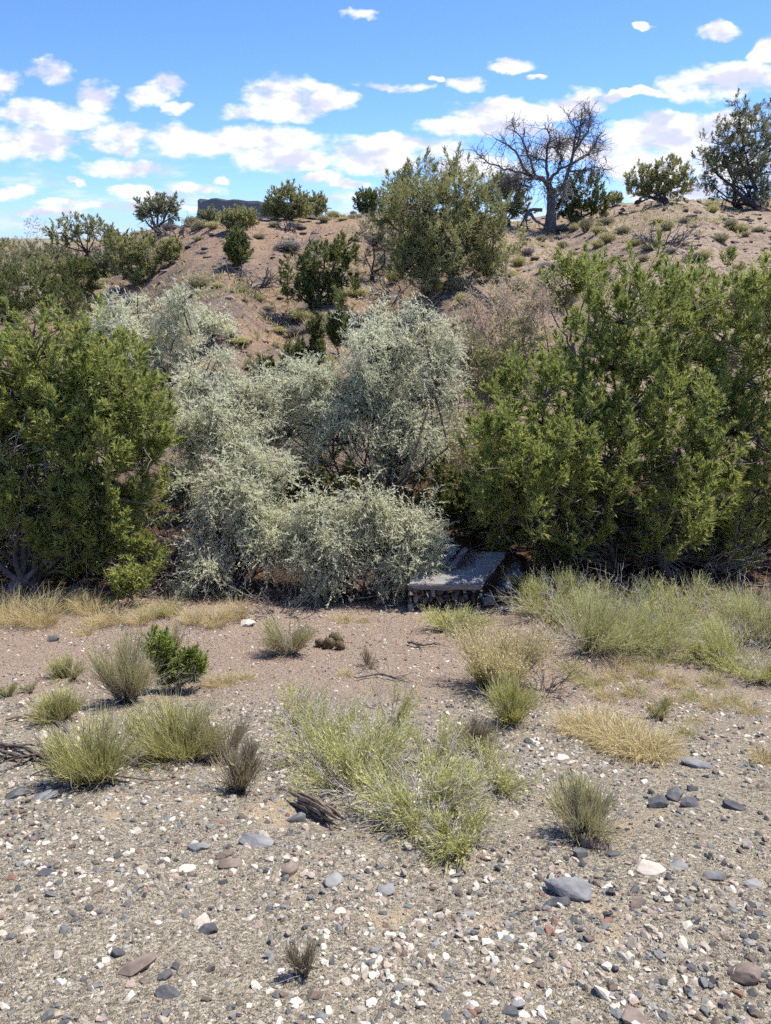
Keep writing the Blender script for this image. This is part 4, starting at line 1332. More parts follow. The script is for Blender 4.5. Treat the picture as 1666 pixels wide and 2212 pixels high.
def brush(name, label, base, w, h, n, seed, mat='dead', r=0.02, group=None, flat=0.5):
    """Heap of dead branches of one fallen or dead shrub."""
    rng = np.random.default_rng(seed)
    b = at(*base)
    g = Geo()
    a = rng.random(n) * 6.283
    P0 = b + np.stack([np.cos(a) * w * 0.15, np.sin(a) * w * 0.1, 0.0 * a], 1)
    D = np.stack([np.cos(a), 0.6 * np.sin(a), flat * (0.2 + rng.random(n))], 1)
    P = twig_fuzz(g, P0, D, w * 0.5 * (0.5 + 0.6 * rng.random(n)), rng, r, k=7, gnarl=0.32)
    for rep in range(3):
        j = rng.integers(2, 6, n)
        twig_fuzz(g, P[np.arange(n), j], norm(P[np.arange(n), j] - P[np.arange(n), j - 1]) + rng.normal(size=(n, 3)) * 0.7, w * 0.22 * (0.5 + rng.random(n)), rng, r * 0.55, k=5, gnarl=0.3)
    o = g.build(name, M[mat], origin=b)
    return tag(o, label, 'dead shrub', group)


brush('dead_brush', 'sprawling grey dead brush below the egg-shaped juniper', (540, 622), 2.6, 1.0, 30, 101, 'dead', 0.035)
brush('dead_brush', 'small upright dead shrub with dark base above the silver leaves', (596, 700), 1.5, 1.0, 22, 102, 'dead', 0.018, flat=1.6)
brush('dead_brush', 'pale grey dead twigs on top of the ragged dark juniper', (690, 560), 1.6, 1.2, 26, 103, 'twig_grey', 0.02, flat=1.8)
brush('dead_brush', 'dark uprooted stump on the crest below the bushy juniper', (620, 497), 1.2, 0.6, 20, 104, 'dead', 0.05, flat=0.5)
brush('dead_brush', 'grey dead branches lying beside the roots of the thick-trunked crest tree', (385, 512), 2.6, 0.4, 22, 105, 'dead', 0.035, flat=0.2)
brush('dead_brush', 'dead branches heaped at the foot of the forked leaning tree', (170, 555), 2.6, 0.8, 26, 106, 'dead', 0.045, flat=0.5)
brush('dead_brush', 'blackish dead brush among yellow shrubs on the sandy slope', (1435, 532), 2.4, 0.7, 40, 107, 'dead', 0.03, flat=0.7)
brush('dead_brush', 'grey dead twigs on the open crest slope beyond the uprooted stump', (655, 530), 2.0, 0.6, 24, 108, 'twig_grey', 0.016, flat=0.8)
brush('dead_brush', 'brownish dead branches under the dome-shaped juniper', (860, 632), 2.4, 0.5, 24, 109, 'dead', 0.03, flat=0.3)

# ------------------------------------------------------------------ small shrubs and bunch grass on the hill
HS = [(1265,500,34,30,'sage'),(1215,535,26,18,'sage'),(1140,550,30,18,'greybrush'),(1375,530,38,24,'straw_green'),(1400,540,30,18,'sage'),(1500,562,34,24,'greybrush'),(1520,560,40,24,'straw_green'),
      (1345,505,36,20,'sage'),(1290,535,26,22,'straw_green'),(1180,585,34,24,'greybrush'),(1285,575,30,24,'straw_green'),(1260,572,32,22,'greybrush'),(1390,565,26,18,'sage'),(1480,480,24,14,'sage'),
      (1170,520,26,16,'sage'),(1310,485,30,22,'sage'),(1420,480,24,14,'straw_green'),(1580,545,26,16,'sage'),(1610,510,22,12,'sage'),(1240,480,30,20,'sage'),(1215,500,30,20,'greybrush'),(1450,545,26,14,'greybrush'),
      (625,540,42,28,'greybrush'),(640,490,22,14,'straw_green'),(560,515,26,14,'sage'),(430,520,32,14,'sage'),(700,480,24,20,'sage'),(770,470,24,12,'sage'),(740,475,20,10,'straw_green'),(770,520,22,14,'sage'),
      (635,725,40,26,'greybrush'),(545,800,28,36,'sage'),(430,622,44,36,'sage'),(520,740,36,20,'straw_green'),(605,720,34,18,'straw_green'),(560,650,30,18,'straw_green'),(580,670,26,14,'sage'),(470,620,26,14,'straw_green'),
      (720,690,30,26,'straw_green'),(770,640,36,30,'straw_green'),(850,610,40,36,'straw_green'),(735,640,26,18,'straw_green'),(800,690,36,22,'straw_green'),(860,690,40,22,'sage'),(830,670,26,16,'straw_green'),(1090,600,40,30,'straw_green'),
      (1120,575,34,26,'straw_green'),(250,640,34,22,'greybrush'),(280,655,40,26,'greybrush'),(230,660,26,16,'sage'),(225,610,26,14,'straw_green'),(420,500,26,14,'sage'),(390,490,26,16,'sage'),(1560,520,24,14,'sage'),(1640,500,24,14,'sage'),
      (1330,560,22,12,'sage'),(1240,550,22,12,'sage'),(590,490,24,14,'sage'),(1200,560,22,12,'straw_green'),(1440,590,24,14,'sage'),(1600,580,22,14,'sage')]
PROTO = {}


def to_pix(p):
    d = np.array(p, float) - np.array([0, 0, EYE])
    dep = d[1] * CP - d[2] * SP
    return (833 + F * d[0] / dep, 1106 - F * (d[2] * CP + d[1] * SP) / dep)


ORDINAL = ['closest to', 'second from', 'third from', 'fourth from', 'fifth from', 'sixth from', 'seventh from', 'eighth from', 'ninth from', 'tenth from', 'eleventh from', 'twelfth from', 'thirteenth from', 'fourteenth from', 'fifteenth from', 'sixteenth from', 'seventeenth from', 'eighteenth from', 'nineteenth from', 'twentieth from', 'twenty-first from', 'twenty-second from']


def name_by_place(items, marks, text, cat, group):
    """Labels alike things by their rank from the landmark they lie beside."""
    by = {}
    for o, kind, (px, py) in items:
        n_, d = min(((n_, math.hypot(px - x, py - y)) for n_, (x, y) in marks), key=lambda q: q[1])
        by.setdefault((kind, n_), []).append((d, o))
    for (kind, n_), v in by.items():
        v.sort(key=lambda q: q[0])
        for i_, (d, o) in enumerate(v):
            tag(o, text(kind, ORDINAL[min(i_, len(ORDINAL) - 1)] + ' the ' + n_), cat, group)




def low_shrub(mat, var):
    rng = np.random.default_rng(500 + var)
    g = Geo()
    n = 420
    ph = rng.random(n) * 6.283
    rr = np.sqrt(rng.random(n))
    d = np.stack([np.cos(ph), np.sin(ph), 0 * ph], 1)
    th = 1.15 * rr
    Lg = (0.75 + 0.35 * rng.random(n))
    P0 = d * (rr * 0.18)[:, None]
    P2 = d * (np.sin(th) * 0.52)[:, None] + np.array([0, 0, 1.0]) * (np.cos(th * 0.85) * Lg)[:, None] + rng.normal(size=(n, 3)) * 0.04
    P1 = (P0 + P2) / 2 + np.array([0, 0, 0.1]) + rng.normal(size=(n, 3)) * 0.05
    P = bez(P0, P1, P2, 4)
    s = np.linspace(0, 1, 4)
    g.strands(P, 0.014 * (1 - 0.6 * s)[None] * np.ones((n, 1)), 2, tint=np.clip(0.6 * s[None] + 0.4 * rng.random((n, 1)), 0, 1), rng=rng)
    c = P2[:, None] + rng.normal(size=(n, 3, 3)) * 0.06
    g.leaves(c, norm(P2 - P1)[:, None] + rng.normal(size=(n, 3, 3)) * 0.6, 0.13, 0.03, rng, np.clip(0.35 + 0.6 * rng.random((n, 3)), 0, 1).reshape(-1))
    me = g.build('proto', M[mat])
    d_ = me.data
    bpy.data.objects.remove(me)
    return d_


_lm = [('dome-shaped juniper', 965, 560), ('dead tree', 1190, 420), ('tall dark skyline tree', 1600, 420), ('twin-trunked skyline tree', 1430, 420), ('egg-shaped juniper', 512, 545),
       ('ragged dark juniper', 690, 610), ('wide yellow-green juniper', 300, 560), ('thick-trunked crest tree', 345, 480), ('bushy crest juniper', 620, 450), ('slim dark junipers', 690, 740), ('airy juniper spire', 1585, 600)]
_seen = {}
_word = {'sage': 'olive grey shrub', 'greybrush': 'dull grey twiggy shrub', 'straw_green': 'yellowish grass clump'}
for i, (px, py, w, h, mat) in enumerate(HS):
    key = (mat, i % 3)
    if key not in PROTO:
        PROTO[key] = low_shrub(mat, len(PROTO))
    o = bpy.data.objects.new('low_shrub', PROTO[key])
    COL.objects.link(o)
    p = at(px, py)
    k = mpp(p)
    o.location = [float(c) for c in p - np.array([0, 0, 0.03])]
    _v = 0.75 + 0.5 * ((i * 37) % 17) / 16.0
    o.scale = (w * k * _v * 1.1, w * k * _v * (0.8 + 0.4 * ((i * 11) % 7) / 6.0), h * k * (1.35 - 0.5 * _v) * 0.85)
    o.rotation_euler = (0, 0, i * 1.7)
    L3 = sorted(_lm, key=lambda m: (m[1] - px) ** 2 + 2 * (m[2] - py) ** 2)[:2]
    size = 'large' if w > 34 else ('small' if w < 26 else 'middling')
    rel = 'below' if py > L3[0][2] + 60 else ('above' if py < L3[0][2] - 60 else 'beside')
    lab = f"{size} {_word[mat]} on the hillside {rel} the {L3[0][0]}"
    if lab in _seen:
        lab = f"{size} {_word[mat]} between the {L3[0][0]} and the {L3[1][0]}"
    for alt in ('rounded', 'ragged', 'squat', 'tufted', 'wispy', 'spreading'):
        if lab not in _seen: break
        lab = f"{alt} {size} {_word[mat]} {rel} the {L3[0][0]}"
    _seen[lab] = 1
    tag(o, lab, 'shrub', 'low shrubs dotted over the hillside')

rng = np.random.default_rng(77)
g = Geo()
yy = 16 + 46 * rng.random(24000) ** 1.25
xx = (rng.random(24000) * 2 - 1) * (2 + 0.56 * yy)
zz = height(xx, yy)
dens = 0.34 + 1.6 * fbm(xx * 0.22, yy * 0.22, 71, 3)
keep = np.where(rng.random(24000) < dens)[0][:5200]
for i in keep:
    grass_blades(g, np.array([xx[i], yy[i], zz[i]]), 0.22 + 0.30 * rng.random(), 0.13 + 0.24 * rng.random() ** 1.5, 7, rng, 0.019, 0.45, k=3)
tag(g.build('hillside_grass', M['straw_green']), kind='stuff')
SCRUB = []
for i in range(130):
    y_ = 17 + 36 * rng.random() ** 1.2
    x_ = (rng.random() * 2 - 1) * (1 + 0.54 * y_)
    mat = ['sage', 'greybrush', 'straw_green', 'sage'][i % 4]
    key = (mat, i % 3)
    if key not in PROTO:
        PROTO[key] = low_shrub(mat, len(PROTO))
    o = bpy.data.objects.new('scrub_clump', PROTO[key])
    COL.objects.link(o)
    w = 0.28 + 0.35 * rng.random()
    o.location = (x_, y_, hz(x_, y_) - 0.03)
    o.scale = (w * (1 + 0.6 * rng.random()), w, w * (0.45 + 0.4 * rng.random()))
    o.rotation_euler = (0, 0, rng.random() * 6.28)
    SCRUB.append((o, {'sage': 'olive', 'greybrush': 'grey', 'straw_green': 'yellowish'}[mat], to_pix((x_, y_, hz(x_, y_)))))
name_by_place(SCRUB, [(n_, (x, y)) for n_, x, y in _lm], lambda c, w: f'small {c} scrub clump on the hillside, {w}', 'shrub', 'small scrub clumps on the hillside')

rng = np.random.default_rng(78)
g = Geo()
bm = bmesh.new()
bmesh.ops.create_icosphere(bm, subdivisions=1, radius=1.0)
bm.verts.ensure_lookup_table()
V0 = np.array([v.co[:] for v in bm.verts])
T0 = np.array([[v.index for v in f.verts] for f in bm.faces])
bm.free()
m = 2600
yy = 15.5 + 34 * rng.random(m) ** 1.3
xx = (rng.random(m) * 2 - 1) * (2 + 0.56 * yy)
rad = 0.045 * np.exp(0.5 * rng.normal(size=m)) * (0.6 + yy / 40)
Vs = V0[None] * (1 + 0.3 * rng.normal(size=(m, 12, 1))) * (rad[:, None] * np.array([1.2, 1.0, 0.6]))[:, None]
Vs = Vs + np.stack([xx, yy, height(xx, yy) + rad * 0.15], 1)[:, None]
cl = np.array([(0.12, 0.09, 0.08), (0.19, 0.14, 0.12), (0.28, 0.21, 0.17), (0.09, 0.08, 0.08)])[rng.integers(0, 4, m)]
HILL_STONES = (Vs, T0[None] + (np.arange(m) * 12)[:, None, None], np.concatenate([np.repeat(cl, 12, 0), np.ones((m * 12, 1))], 1))

# ------------------------------------------------------------------ concrete cap on its rubble footing
def on_plane(px, py, z):
    d = pix_dir(px, py)
    return np.array([0, 0, EYE]) + d * ((z - EYE) / d[2])


def concrete_mat():
    m, nt, out = new_mat('old_concrete')
    tc = nt.nodes.new('ShaderNodeNewGeometry')
    n = nt.nodes.new('ShaderNodeTexNoise')
    n.inputs['Scale'].default_value = 3.5
    n.inputs['Detail'].default_value = 8
    n.inputs['Roughness'].default_value = 0.7
    nt.links.new(tc.outputs['Position'], n.inputs['Vector'])
    c = ramp(nt, n.outputs['Fac'], [(0.3, (0.13, 0.118, 0.105)), (0.5, (0.235, 0.22, 0.20)), (0.72, (0.30, 0.28, 0.255))])
    p = nt.nodes.new('ShaderNodeBsdfPrincipled')
    p.inputs['Roughness'].default_value = 0.9
    nt.links.new(c, p.inputs['Base Color'])
    n2 = nt.nodes.new('ShaderNodeTexNoise')
    n2.inputs['Scale'].default_value = 60
    n2.inputs['Detail'].default_value = 4
    nt.links.new(tc.outputs['Position'], n2.inputs['Vector'])
    b = nt.nodes.new('ShaderNodeBump')
    b.inputs['Strength'].default_value = 0.4
    b.inputs['Distance'].default_value = 0.006
    nt.links.new(n2.outputs['Fac'], b.inputs['Height'])
    nt.links.new(b.outputs[0], p.inputs['Normal'])
    nt.links.new(p.outputs[0], out.inputs[0])
    return m


M['concrete'] = concrete_mat()


def slab_mesh(name, quad, z0, z1, mat, parent, seed=0):
    """A block over a plan quad, with chipped, bevelled edges."""
    bm = bmesh.new()
    vs = [bm.verts.new((p[0], p[1], z)) for z in (z0, z1) for p in quad]
    for f in ((3, 2, 1, 0), (4, 5, 6, 7), (0, 1, 5, 4), (1, 2, 6, 5), (2, 3, 7, 6), (3, 0, 4, 7)):
        bm.faces.new([vs[i] for i in f])
    bmesh.ops.subdivide_edges(bm, edges=bm.edges[:], cuts=9, use_grid_fill=True)
    r = np.random.default_rng(seed)
    for v in bm.verts:
        v.co += Vector(r.normal(size=3) * 0.0035)
    bmesh.ops.bevel(bm, geom=[e for e in bm.edges if e.calc_face_angle(0) > 0.9], offset=0.010, segments=2, affect='EDGES')
    bmesh.ops.recalc_face_normals(bm, faces=bm.faces[:])
    me = bpy.data.meshes.new(name)
    bm.to_mesh(me)
    bm.free()
    me.materials.append(mat)
    o = bpy.data.objects.new(name, me)
    COL.objects.link(o)
    if parent is not None:
        o.parent = parent
        o.matrix_parent_inverse.identity()
        o.location = [-c for c in parent.location]
    return o


ICO = {}


def ico(sub):
    if sub not in ICO:
        bm = bmesh.new()
        bmesh.ops.create_icosphere(bm, subdivisions=sub, radius=1.0)
        bm.verts.ensure_lookup_table()
        V = np.array([v.co[:] for v in bm.verts])
        T = np.array([[v.index for v in f.verts] for f in bm.faces])
        bm.free()
        ICO[sub] = (V, T)
    return ICO[sub]


def hull(P):
    bm = bmesh.new()
    for p in P:
        bm.verts.new(tuple(float(c) for c in p))
    r = bmesh.ops.convex_hull(bm, input=bm.verts[:])
    bmesh.ops.delete(bm, geom=[v for v in bm.verts if not v.link_faces], context='VERTS')
    bmesh.ops.triangulate(bm, faces=bm.faces[:])
    bmesh.ops.recalc_face_normals(bm, faces=bm.faces[:])
    bm.verts.index_update()
    V = np.array([v.co[:] for v in bm.verts])
    T = np.array([[v.index for v in f.verts] for f in bm.faces])
    bm.free()
    return V, T


def rock_verts(rng, n=14, blocky=0.5, worn=0.0):
    """Unit stone with broken faces: the hull of points spread over a rounded block, its edges worn down."""
    d = norm(rng.normal(size=(n * 3, 3)))
    keep = [0]
    for q in range(1, len(d)):          # spread the corners out
        if len(keep) < n and np.min(np.linalg.norm(d[keep] - d[q], axis=1)) > 1.9 / math.sqrt(n):
            keep.append(q)
    d = d[keep]
    cube = d / np.max(np.abs(d), axis=1, keepdims=True) * 0.85
    P = d * (1 - blocky) + cube * blocky
    P = P * (0.84 + 0.26 * rng.random((len(P), 1)))
    V, T = hull(P)
    if worn <= 0:
        return V, T
    bm = bmesh.new()
    vs = [bm.verts.new(tuple(v)) for v in V]
    for t in T:
        bm.faces.new([vs[k] for k in t])
    bmesh.ops.dissolve_limit(bm, angle_limit=0.2, verts=bm.verts[:], edges=bm.edges[:])
    bmesh.ops.bevel(bm, geom=bm.edges[:], offset=worn, segments=2, profile=0.5, affect='EDGES', clamp_overlap=True)
    bmesh.ops.triangulate(bm, faces=bm.faces[:])
    bm.verts.index_update()
    V = np.array([v.co[:] for v in bm.verts])
    T = np.array([[v.index for v in f.verts] for f in bm.faces])
    bm.free()
    return V, T


def rock(name, label, loc, size, seed, mat, rot=0.0, cuts=9, sub=3, jag=0.03, sink=0.3, tilt=(0, 0), cat='rock', group=None, parent=None, smooth=False):
    rng = np.random.default_rng(seed)
    V, T = rock_verts(rng, cuts, 0.6, 0.07)
    V = V * np.array(size)
    g = Geo().add(V, T=T)
    o = g.build(name, M[mat], flat=True)
    loc = np.array(loc, float)
    loc[2] += size[2] * (1 - 2 * sink) * 0.8
    if parent is not None:
        o.parent = parent
        loc = loc - np.array(parent.location)
    o.location = [float(c) for c in loc]
    o.rotation_euler = (tilt[0], tilt[1], rot)
    if label:
        tag(o, label, cat, group)
    return o


M['rock_dark'] = rock_mat('basalt_rock', (0.045, 0.046, 0.047), (0.105, 0.105, 0.105), (0.20, 0.195, 0.185))
M['rock_grey'] = rock_mat('blue_grey_rock', (0.14, 0.142, 0.145), (0.23, 0.225, 0.215), (0.32, 0.305, 0.28))
M['rock_brown'] = rock_mat('brown_rock', (0.10, 0.075, 0.06), (0.19, 0.145, 0.115), (0.29, 0.235, 0.19))
M['rock_pale'] = rock_mat('pale_limestone', (0.38, 0.32, 0.25), (0.52, 0.455, 0.37), (0.64, 0.58, 0.49))
M['rock_rust'] = rock_mat('rusty_rock', (0.13, 0.07, 0.055), (0.22, 0.12, 0.09), (0.31, 0.19, 0.14))
M['rock_tan'] = rock_mat('tan_rock', (0.26, 0.20, 0.15), (0.37, 0.30, 0.23), (0.48, 0.41, 0.33))


def build_cap():
    c0 = at(985, 1290)
    zt = c0[2] + 0.40
    fr, br = on_plane(1037, 1262, zt), on_plane(1092, 1192, zt)
    fl, bl = on_plane(868, 1262, zt), on_plane(930, 1192, zt)
    fl = fr + (fl - fr) * 0.92
    bl = br + (bl - br) * 0.92
    t = tag(empty('concrete_cap', (fr + fl) / 2 * np.array([1, 1, 0]) + np.array([0, 0, c0[2]])), 'flat grey concrete slab on a rubble stone footing half under the silver leaves', 'slab', kind='thing')
    slab_mesh('slab_top', [fl, fr, br, bl], zt - 0.075, zt, M['concrete'], t, 1)
    e = bl - fl
    ax = norm((fr - fl)[None])[0]
    q0 = fl + e * 0.42 - ax * 0.52
    slab_mesh('raised_block', [q0, q0 + ax * 0.80, q0 + ax * 0.80 + e * 0.62, q0 + e * 0.62], zt + 0.003, zt + 0.085, M['concrete'], t, 2)
    q1 = q0 + ax * 0.86
    slab_mesh('kerb_strip', [q1, q1 + ax * 0.07, q1 + ax * 0.07 + e * 0.58, q1 + e * 0.58], zt + 0.002, zt + 0.055, M['concrete'], t, 3)
    r = np.random.default_rng(8)
    wall = np.linspace(0, 1, 13)
    n = 0
    for row in range(4):
        x = 0.0
        while x < 1.0:
            w = 0.05 + 0.07 * r.random()
            p = fl + (fr - fl) * (x + w / 2)
            z = zt - 0.115 - row * 0.095
            sz = np.array([w * np.linalg.norm(fr - fl) * 0.56, 0.10 + 0.05 * r.random(), 0.052 + 0.018 * r.random()])
            rock('footing_stone', None, (p[0] + r.normal() * 0.01, p[1] + 0.10 + r.normal() * 0.03 - row * 0.02, z), sz, 900 + n, ['rock_brown', 'rock_grey', 'rock_rust', 'rock_dark', 'rock_tan'][n % 5], rot=r.normal() * 0.2, cuts=8, sub=2, sink=0.5, parent=t)
            x += w
            n += 1
    for k in range(12):
        p = fr + (br - fr) * (k / 11.0) + ax * (0.10 + 0.16 * r.random())
        rock('footing_stone', None, (p[0], p[1], zt - 0.12 - 0.16 * r.random()), (0.09 + 0.05 * r.random(), 0.08, 0.07), 960 + k, ['rock_grey', 'rock_dark', 'rock_brown'][k % 3], rot=r.random() * 3, cuts=8, sub=2, sink=0.5, parent=t)
    # brown litter caught on the slab
    g = Geo()
    m = 900
    a, b_ = r.random(m), r.random(m)
    P = q1 + ax * ((a - 0.3) * 0.5 * (0.4 + 0.6 * r.random(m)))[:, None] + e * (b_ * 0.6)[:, None]
    P[:, 2] = zt + 0.004 + 0.045 * r.random(m) * np.exp(-((a - 0.4) / 0.25) ** 2)
    D = r.normal(size=(m, 3)) * np.array([1, 1, 0.25])
    g.leaves(P, D, 0.035, 0.014, r, r.random(m), nrm=np.tile([[0, 0, 1.0]], (m, 1)))
    tag(g.build('leaf_litter', M['litter']), kind='stuff')


M['litter'] = leaf_mat('brown_litter', [(0.0, (0.09, 0.045, 0.025)), (0.5, (0.19, 0.095, 0.05)), (1.0, (0.32, 0.19, 0.11))], 0.1)
build_cap()

# litter and fallen twigs on the shaded floor of the hollow
rng = np.random.default_rng(33)
g = Geo()
m = 9000
P = np.stack([rng.uniform(-6.5, 7.5, m), 8.3 + 4.5 * rng.random(m) ** 1.5, np.zeros(m)], 1)
P[:, 2] = height(P[:, 0], P[:, 1]) + 0.006
g.leaves(P, rng.normal(size=(m, 3)) * np.array([1, 1, 0.3]), 0.05, 0.02, rng, rng.random(m), nrm=np.tile([[0, 0, 1.0]], (m, 1)))
tag(g.build('leaf_litter', M['litter']), kind='stuff')
g = Geo()
m = 420
P = np.stack([rng.uniform(-5.5, 6.5, m), 8.4 + 3.0 * rng.random(m), np.zeros(m)], 1)
P[:, 2] = height(P[:, 0], P[:, 1]) + 0.02
twig_fuzz(g, P, rng.normal(size=(m, 3)) * np.array([1, 0.6, 0.35]) + [0, 0, 0.25], 0.3 + 0.6 * rng.random(m), rng, 0.006, k=5, gnarl=0.22)
tag(g.build('twig_litter', M['twig_grey']), kind='stuff')

# ------------------------------------------------------------------ shrubs on the bank
def S(label, px, by, w, top, mat, n, seed, lean=0.75, forks=3, width=None, **kw):
    b = at(px, by)
    k = mpp(b)
    _f = kw.get('leaf') is not None
    if not _f: kw.setdefault('dead', max(5, n // 40))
    return broom(kw.pop('name', 'broom_shrub'), label, b, w * k * (0.95 if _f else 0.80), (by - top) * k * (0.80 if _f else 0.86), n, seed, mat, lean=lean, forks=forks, width=width or max(0.0016, 0.42 * k), **kw)


LIFE = 'broom shrubs on the gravel bank'
S('vase-shaped lime green shrub with a pinched woody foot', 1103, 1562, 135, 1462, 'ephedra_bright', 420, 201, lean=0.70, group=LIFE)
S('yellow-tipped grey shrub beside the small brown cactus clump', 622, 1412, 112, 1326, 'ephedra_grey', 420, 202, lean=0.75, group=LIFE)
S('tall grey stemmed shrub growing against the fresh green bush', 275, 1515, 110, 1360, 'ephedra_grey', 520, 203, lean=0.6, group=LIFE)
S('short green shrub uphill of the tall grey stemmed one', 148, 1466, 105, 1418, 'ephedra', 330, 204, lean=0.85, group=LIFE)
S('tiny green tuft shrub at the very edge of the picture', 16, 1507, 40, 1472, 'ephedra', 120, 205, group=LIFE)
S('tiny dull tuft shrub next to the one at the picture edge', 62, 1497, 36, 1468, 'ephedra_grey', 100, 206, group=LIFE)
S('round green-topped shrub with grey base above the twisted dead branch', 126, 1556, 118, 1482, 'ephedra', 420, 207, lean=0.85, group=LIFE)
S('yellow-green rounded shrub growing over the twisted dead branch', 208, 1686, 172, 1552, 'ephedra', 760, 208, lean=0.75, group=LIFE)
S('wide dark green stemmed shrub with brown skirt', 388, 1636, 190, 1512, 'ephedra', 820, 209, lean=0.8, group=LIFE)
S('upright brownish shrub below the wide dark green one', 512, 1708, 105, 1600, 'ephedra_brown', 420, 210, lean=0.6, group=LIFE)
S('brownish grey twiggy shrub leaning against the wide dark green one', 480, 1640, 110, 1540, 'ephedra_brown', 300, 211, lean=0.85, group=LIFE, dead=14)
S('bushy grey-green shrub with yellow tips standing alone on open gravel', 1262, 1804, 165, 1692, 'ephedra_grey', 620, 212, lean=0.80, group=LIFE)
S('dark brown-green shrub rising behind the sprawling feathery bush', 1025, 1624, 115, 1545, 'ephedra_brown', 420, 213, lean=0.7, group=LIFE)
S('small dense green shrub uphill of the big straw tussock', 1420, 1550, 50, 1506, 'ephedra', 240, 214, lean=0.7, group=LIFE)
S('small yellowish shrub behind the fresh green bush', 382, 1392, 48, 1345, 'ephedra_grey', 160, 215, group=LIFE)
S('dry tan flowered bush with gold seed heads at the edge of the green thicket', 1090, 1480, 180, 1325, 'tan_bush', 520, 216, lean=0.8, leaf=(0.022, 0.008, 5), group=LIFE)
S('olive stemmed shrub at the foot of the tan flowered bush', 1045, 1482, 95, 1400, 'ephedra', 320, 217, lean=0.6, group=LIFE)
S('wispy grey dead-looking shrub on pinkish soil', 795, 1440, 60, 1402, 'ephedra_brown', 90, 218, group=LIFE, dead=10)
S('dry reddish sprig with feathery seed stalks low on the gravel', 655, 2108, 62, 2022, 'ephedra_brown', 130, 219, lean=0.55, group=LIFE, width=0.0011)
FE = 'feathery green bushes'
FQ = dict(leaf=(0.026, 0.0046, 4), group=FE, name='feathery_bush')
S('bright feathery bush nearest the slab, low and spreading', 990, 1368, 130, 1302, 'feather', 330, 230, lean=1.0, arch=0.2, **FQ)
for i, (px, by, w, top, mat, n, lab) in enumerate([
        (1175, 1330, 150, 1215, 'feather', 480, 'lime tinted feathery bush against the rubble footing'),
        (1270, 1400, 190, 1240, 'feather_grey', 620, 'big grey-green feathery bush behind the tan flowered bush'),
        (1375, 1405, 170, 1270, 'feather_grey', 520, 'grey-green feathery bush in the middle of the thicket'),
        (1330, 1340, 160, 1225, 'feather_grey', 460, 'pale feathery bush under the drooping juniper boughs'),
        (1450, 1400, 150, 1290, 'feather', 420, 'feathery bush at the end of the grey thicket before the dry grass'),
        (1235, 1320, 130, 1220, 'feather', 380, 'yellow-green feathery bush rising at the back of the thicket'),
        (1590, 1440, 170, 1330, 'feather', 460, 'bright feathery bush beyond the dry grass patch'),
        (1560, 1370, 150, 1270, 'feather_grey', 380, 'dull feathery bush in half shade under the outer boughs'),
        (1655, 1390, 130, 1230, 'feather_grey', 380, 'tall greyish feathery bush cut by the picture edge'),
        (1505, 1345, 150, 1250, 'feather', 360, 'feathery bush bridging the grey thicket and the shaded dull one'),
        (1610, 1340, 150, 1245, 'feather_grey', 360, 'pale feathery bush beneath the outermost juniper limbs'),
        (1525, 1425, 150, 1335, 'feather', 340, 'low green feathery bush closing the band above the dry grass'),
        (1420, 1350, 140, 1250, 'feather', 340, 'green feathery bush at the back between two grey ones'),
        (1640, 1470, 110, 1390, 'feather', 300, 'low bright feathery bush above the bare sandy corner')]):
    S(lab, px, by, int(w * 1.15), top - 8, mat, int(n * 0.55), 231 + i, lean=0.95, arch=0.12, dead=45, clump=0.85, **FQ)
for i, (px, by, w, top, n, lab) in enumerate([
        (770, 1705, 210, 1560, 760, 'feathery green bush with bleached twigs above the weathered log'),
        (905, 1775, 220, 1620, 820, 'sprawling feathery bush at the centre of the bank full of white twigs'),
        (985, 1825, 150, 1730, 480, 'low bright feathery bush at the downhill end of the sprawl'),
        (690, 1640, 150, 1480, 420, 'loose tall feathery bush with pale arching twigs'),
        (630, 1560, 110, 1450, 260, 'thin feathery sprays standing apart on pinkish soil'),
        (1060, 1700, 150, 1590, 460, 'feathery bush spreading downhill of the dark brown-green shrub'),
        (840, 1560, 90, 1450, 150, 'sparse tall feathery stalks in front of bare soil'),
        (1000, 1760, 170, 1660, 420, 'feathery bush with thin pale stems filling the downhill side of the sprawl'),
        (830, 1660, 170, 1550, 420, 'loose feathery bush tangled with white twigs uphill of the sprawl'),
        (940, 1650, 150, 1560, 420, 'mid green feathery bush behind the sprawling white-twigged one'),
        (700, 1590, 110, 1500, 240, 'wispy feathery bush between two taller sprays')]):
    S(lab, px, by, int(w * 1.2), top, 'feather', int(n * 0.30), 250 + i, lean=0.95, arch=0.12, dead=60 if n > 400 else 24, clump=0.9, **FQ)

juniper('fresh_bush', 'fresh bright green leafy bush with grey twiggy side on the bank', (385, 1490),
        [(343,1402,28,40,0),(412,1444,32,40,0),(375,1455,34,30,0)], 220, 18, 6, 0.022, 0.009, 0.10, 280, mat='fresh', r0=0.018, cat='bush', branch_r=0.006, dead=120, up=0.8)
juniper('fresh_bush', 'small soft green sapling at the shaded foot of the two-trunked juniper', (285, 1302), [(290,1262,28,30,-0.1),(270,1275,25,22,-0.1)], 60, 16, 6, 0.04, 0.016, 0.2, 281, mat='juniper', r0=0.02, cat='bush', branch_r=0.006)
brush('dead_brush', 'thin dark dead twigs spreading beside the lime green shrub', (1160, 1500), 0.75, 0.3, 34, 282, 'dead', 0.005, flat=0.6)
brush('dead_brush', 'brownish dead roots under the drooping silver leaves', (600, 1330), 0.9, 0.3, 26, 283, 'dead', 0.008, flat=0.3)
brush('dead_brush', 'thicket of pale dead branches under the two-trunked juniper', (370, 1235), 2.4, 0.8, 110, 284, 'twig_grey', 0.010, flat=0.8)
brush('dead_brush', 'pale dead branches reaching out under the largest spreading juniper', (1500, 1225), 2.2, 0.8, 60, 285, 'twig_grey', 0.010, flat=0.8)
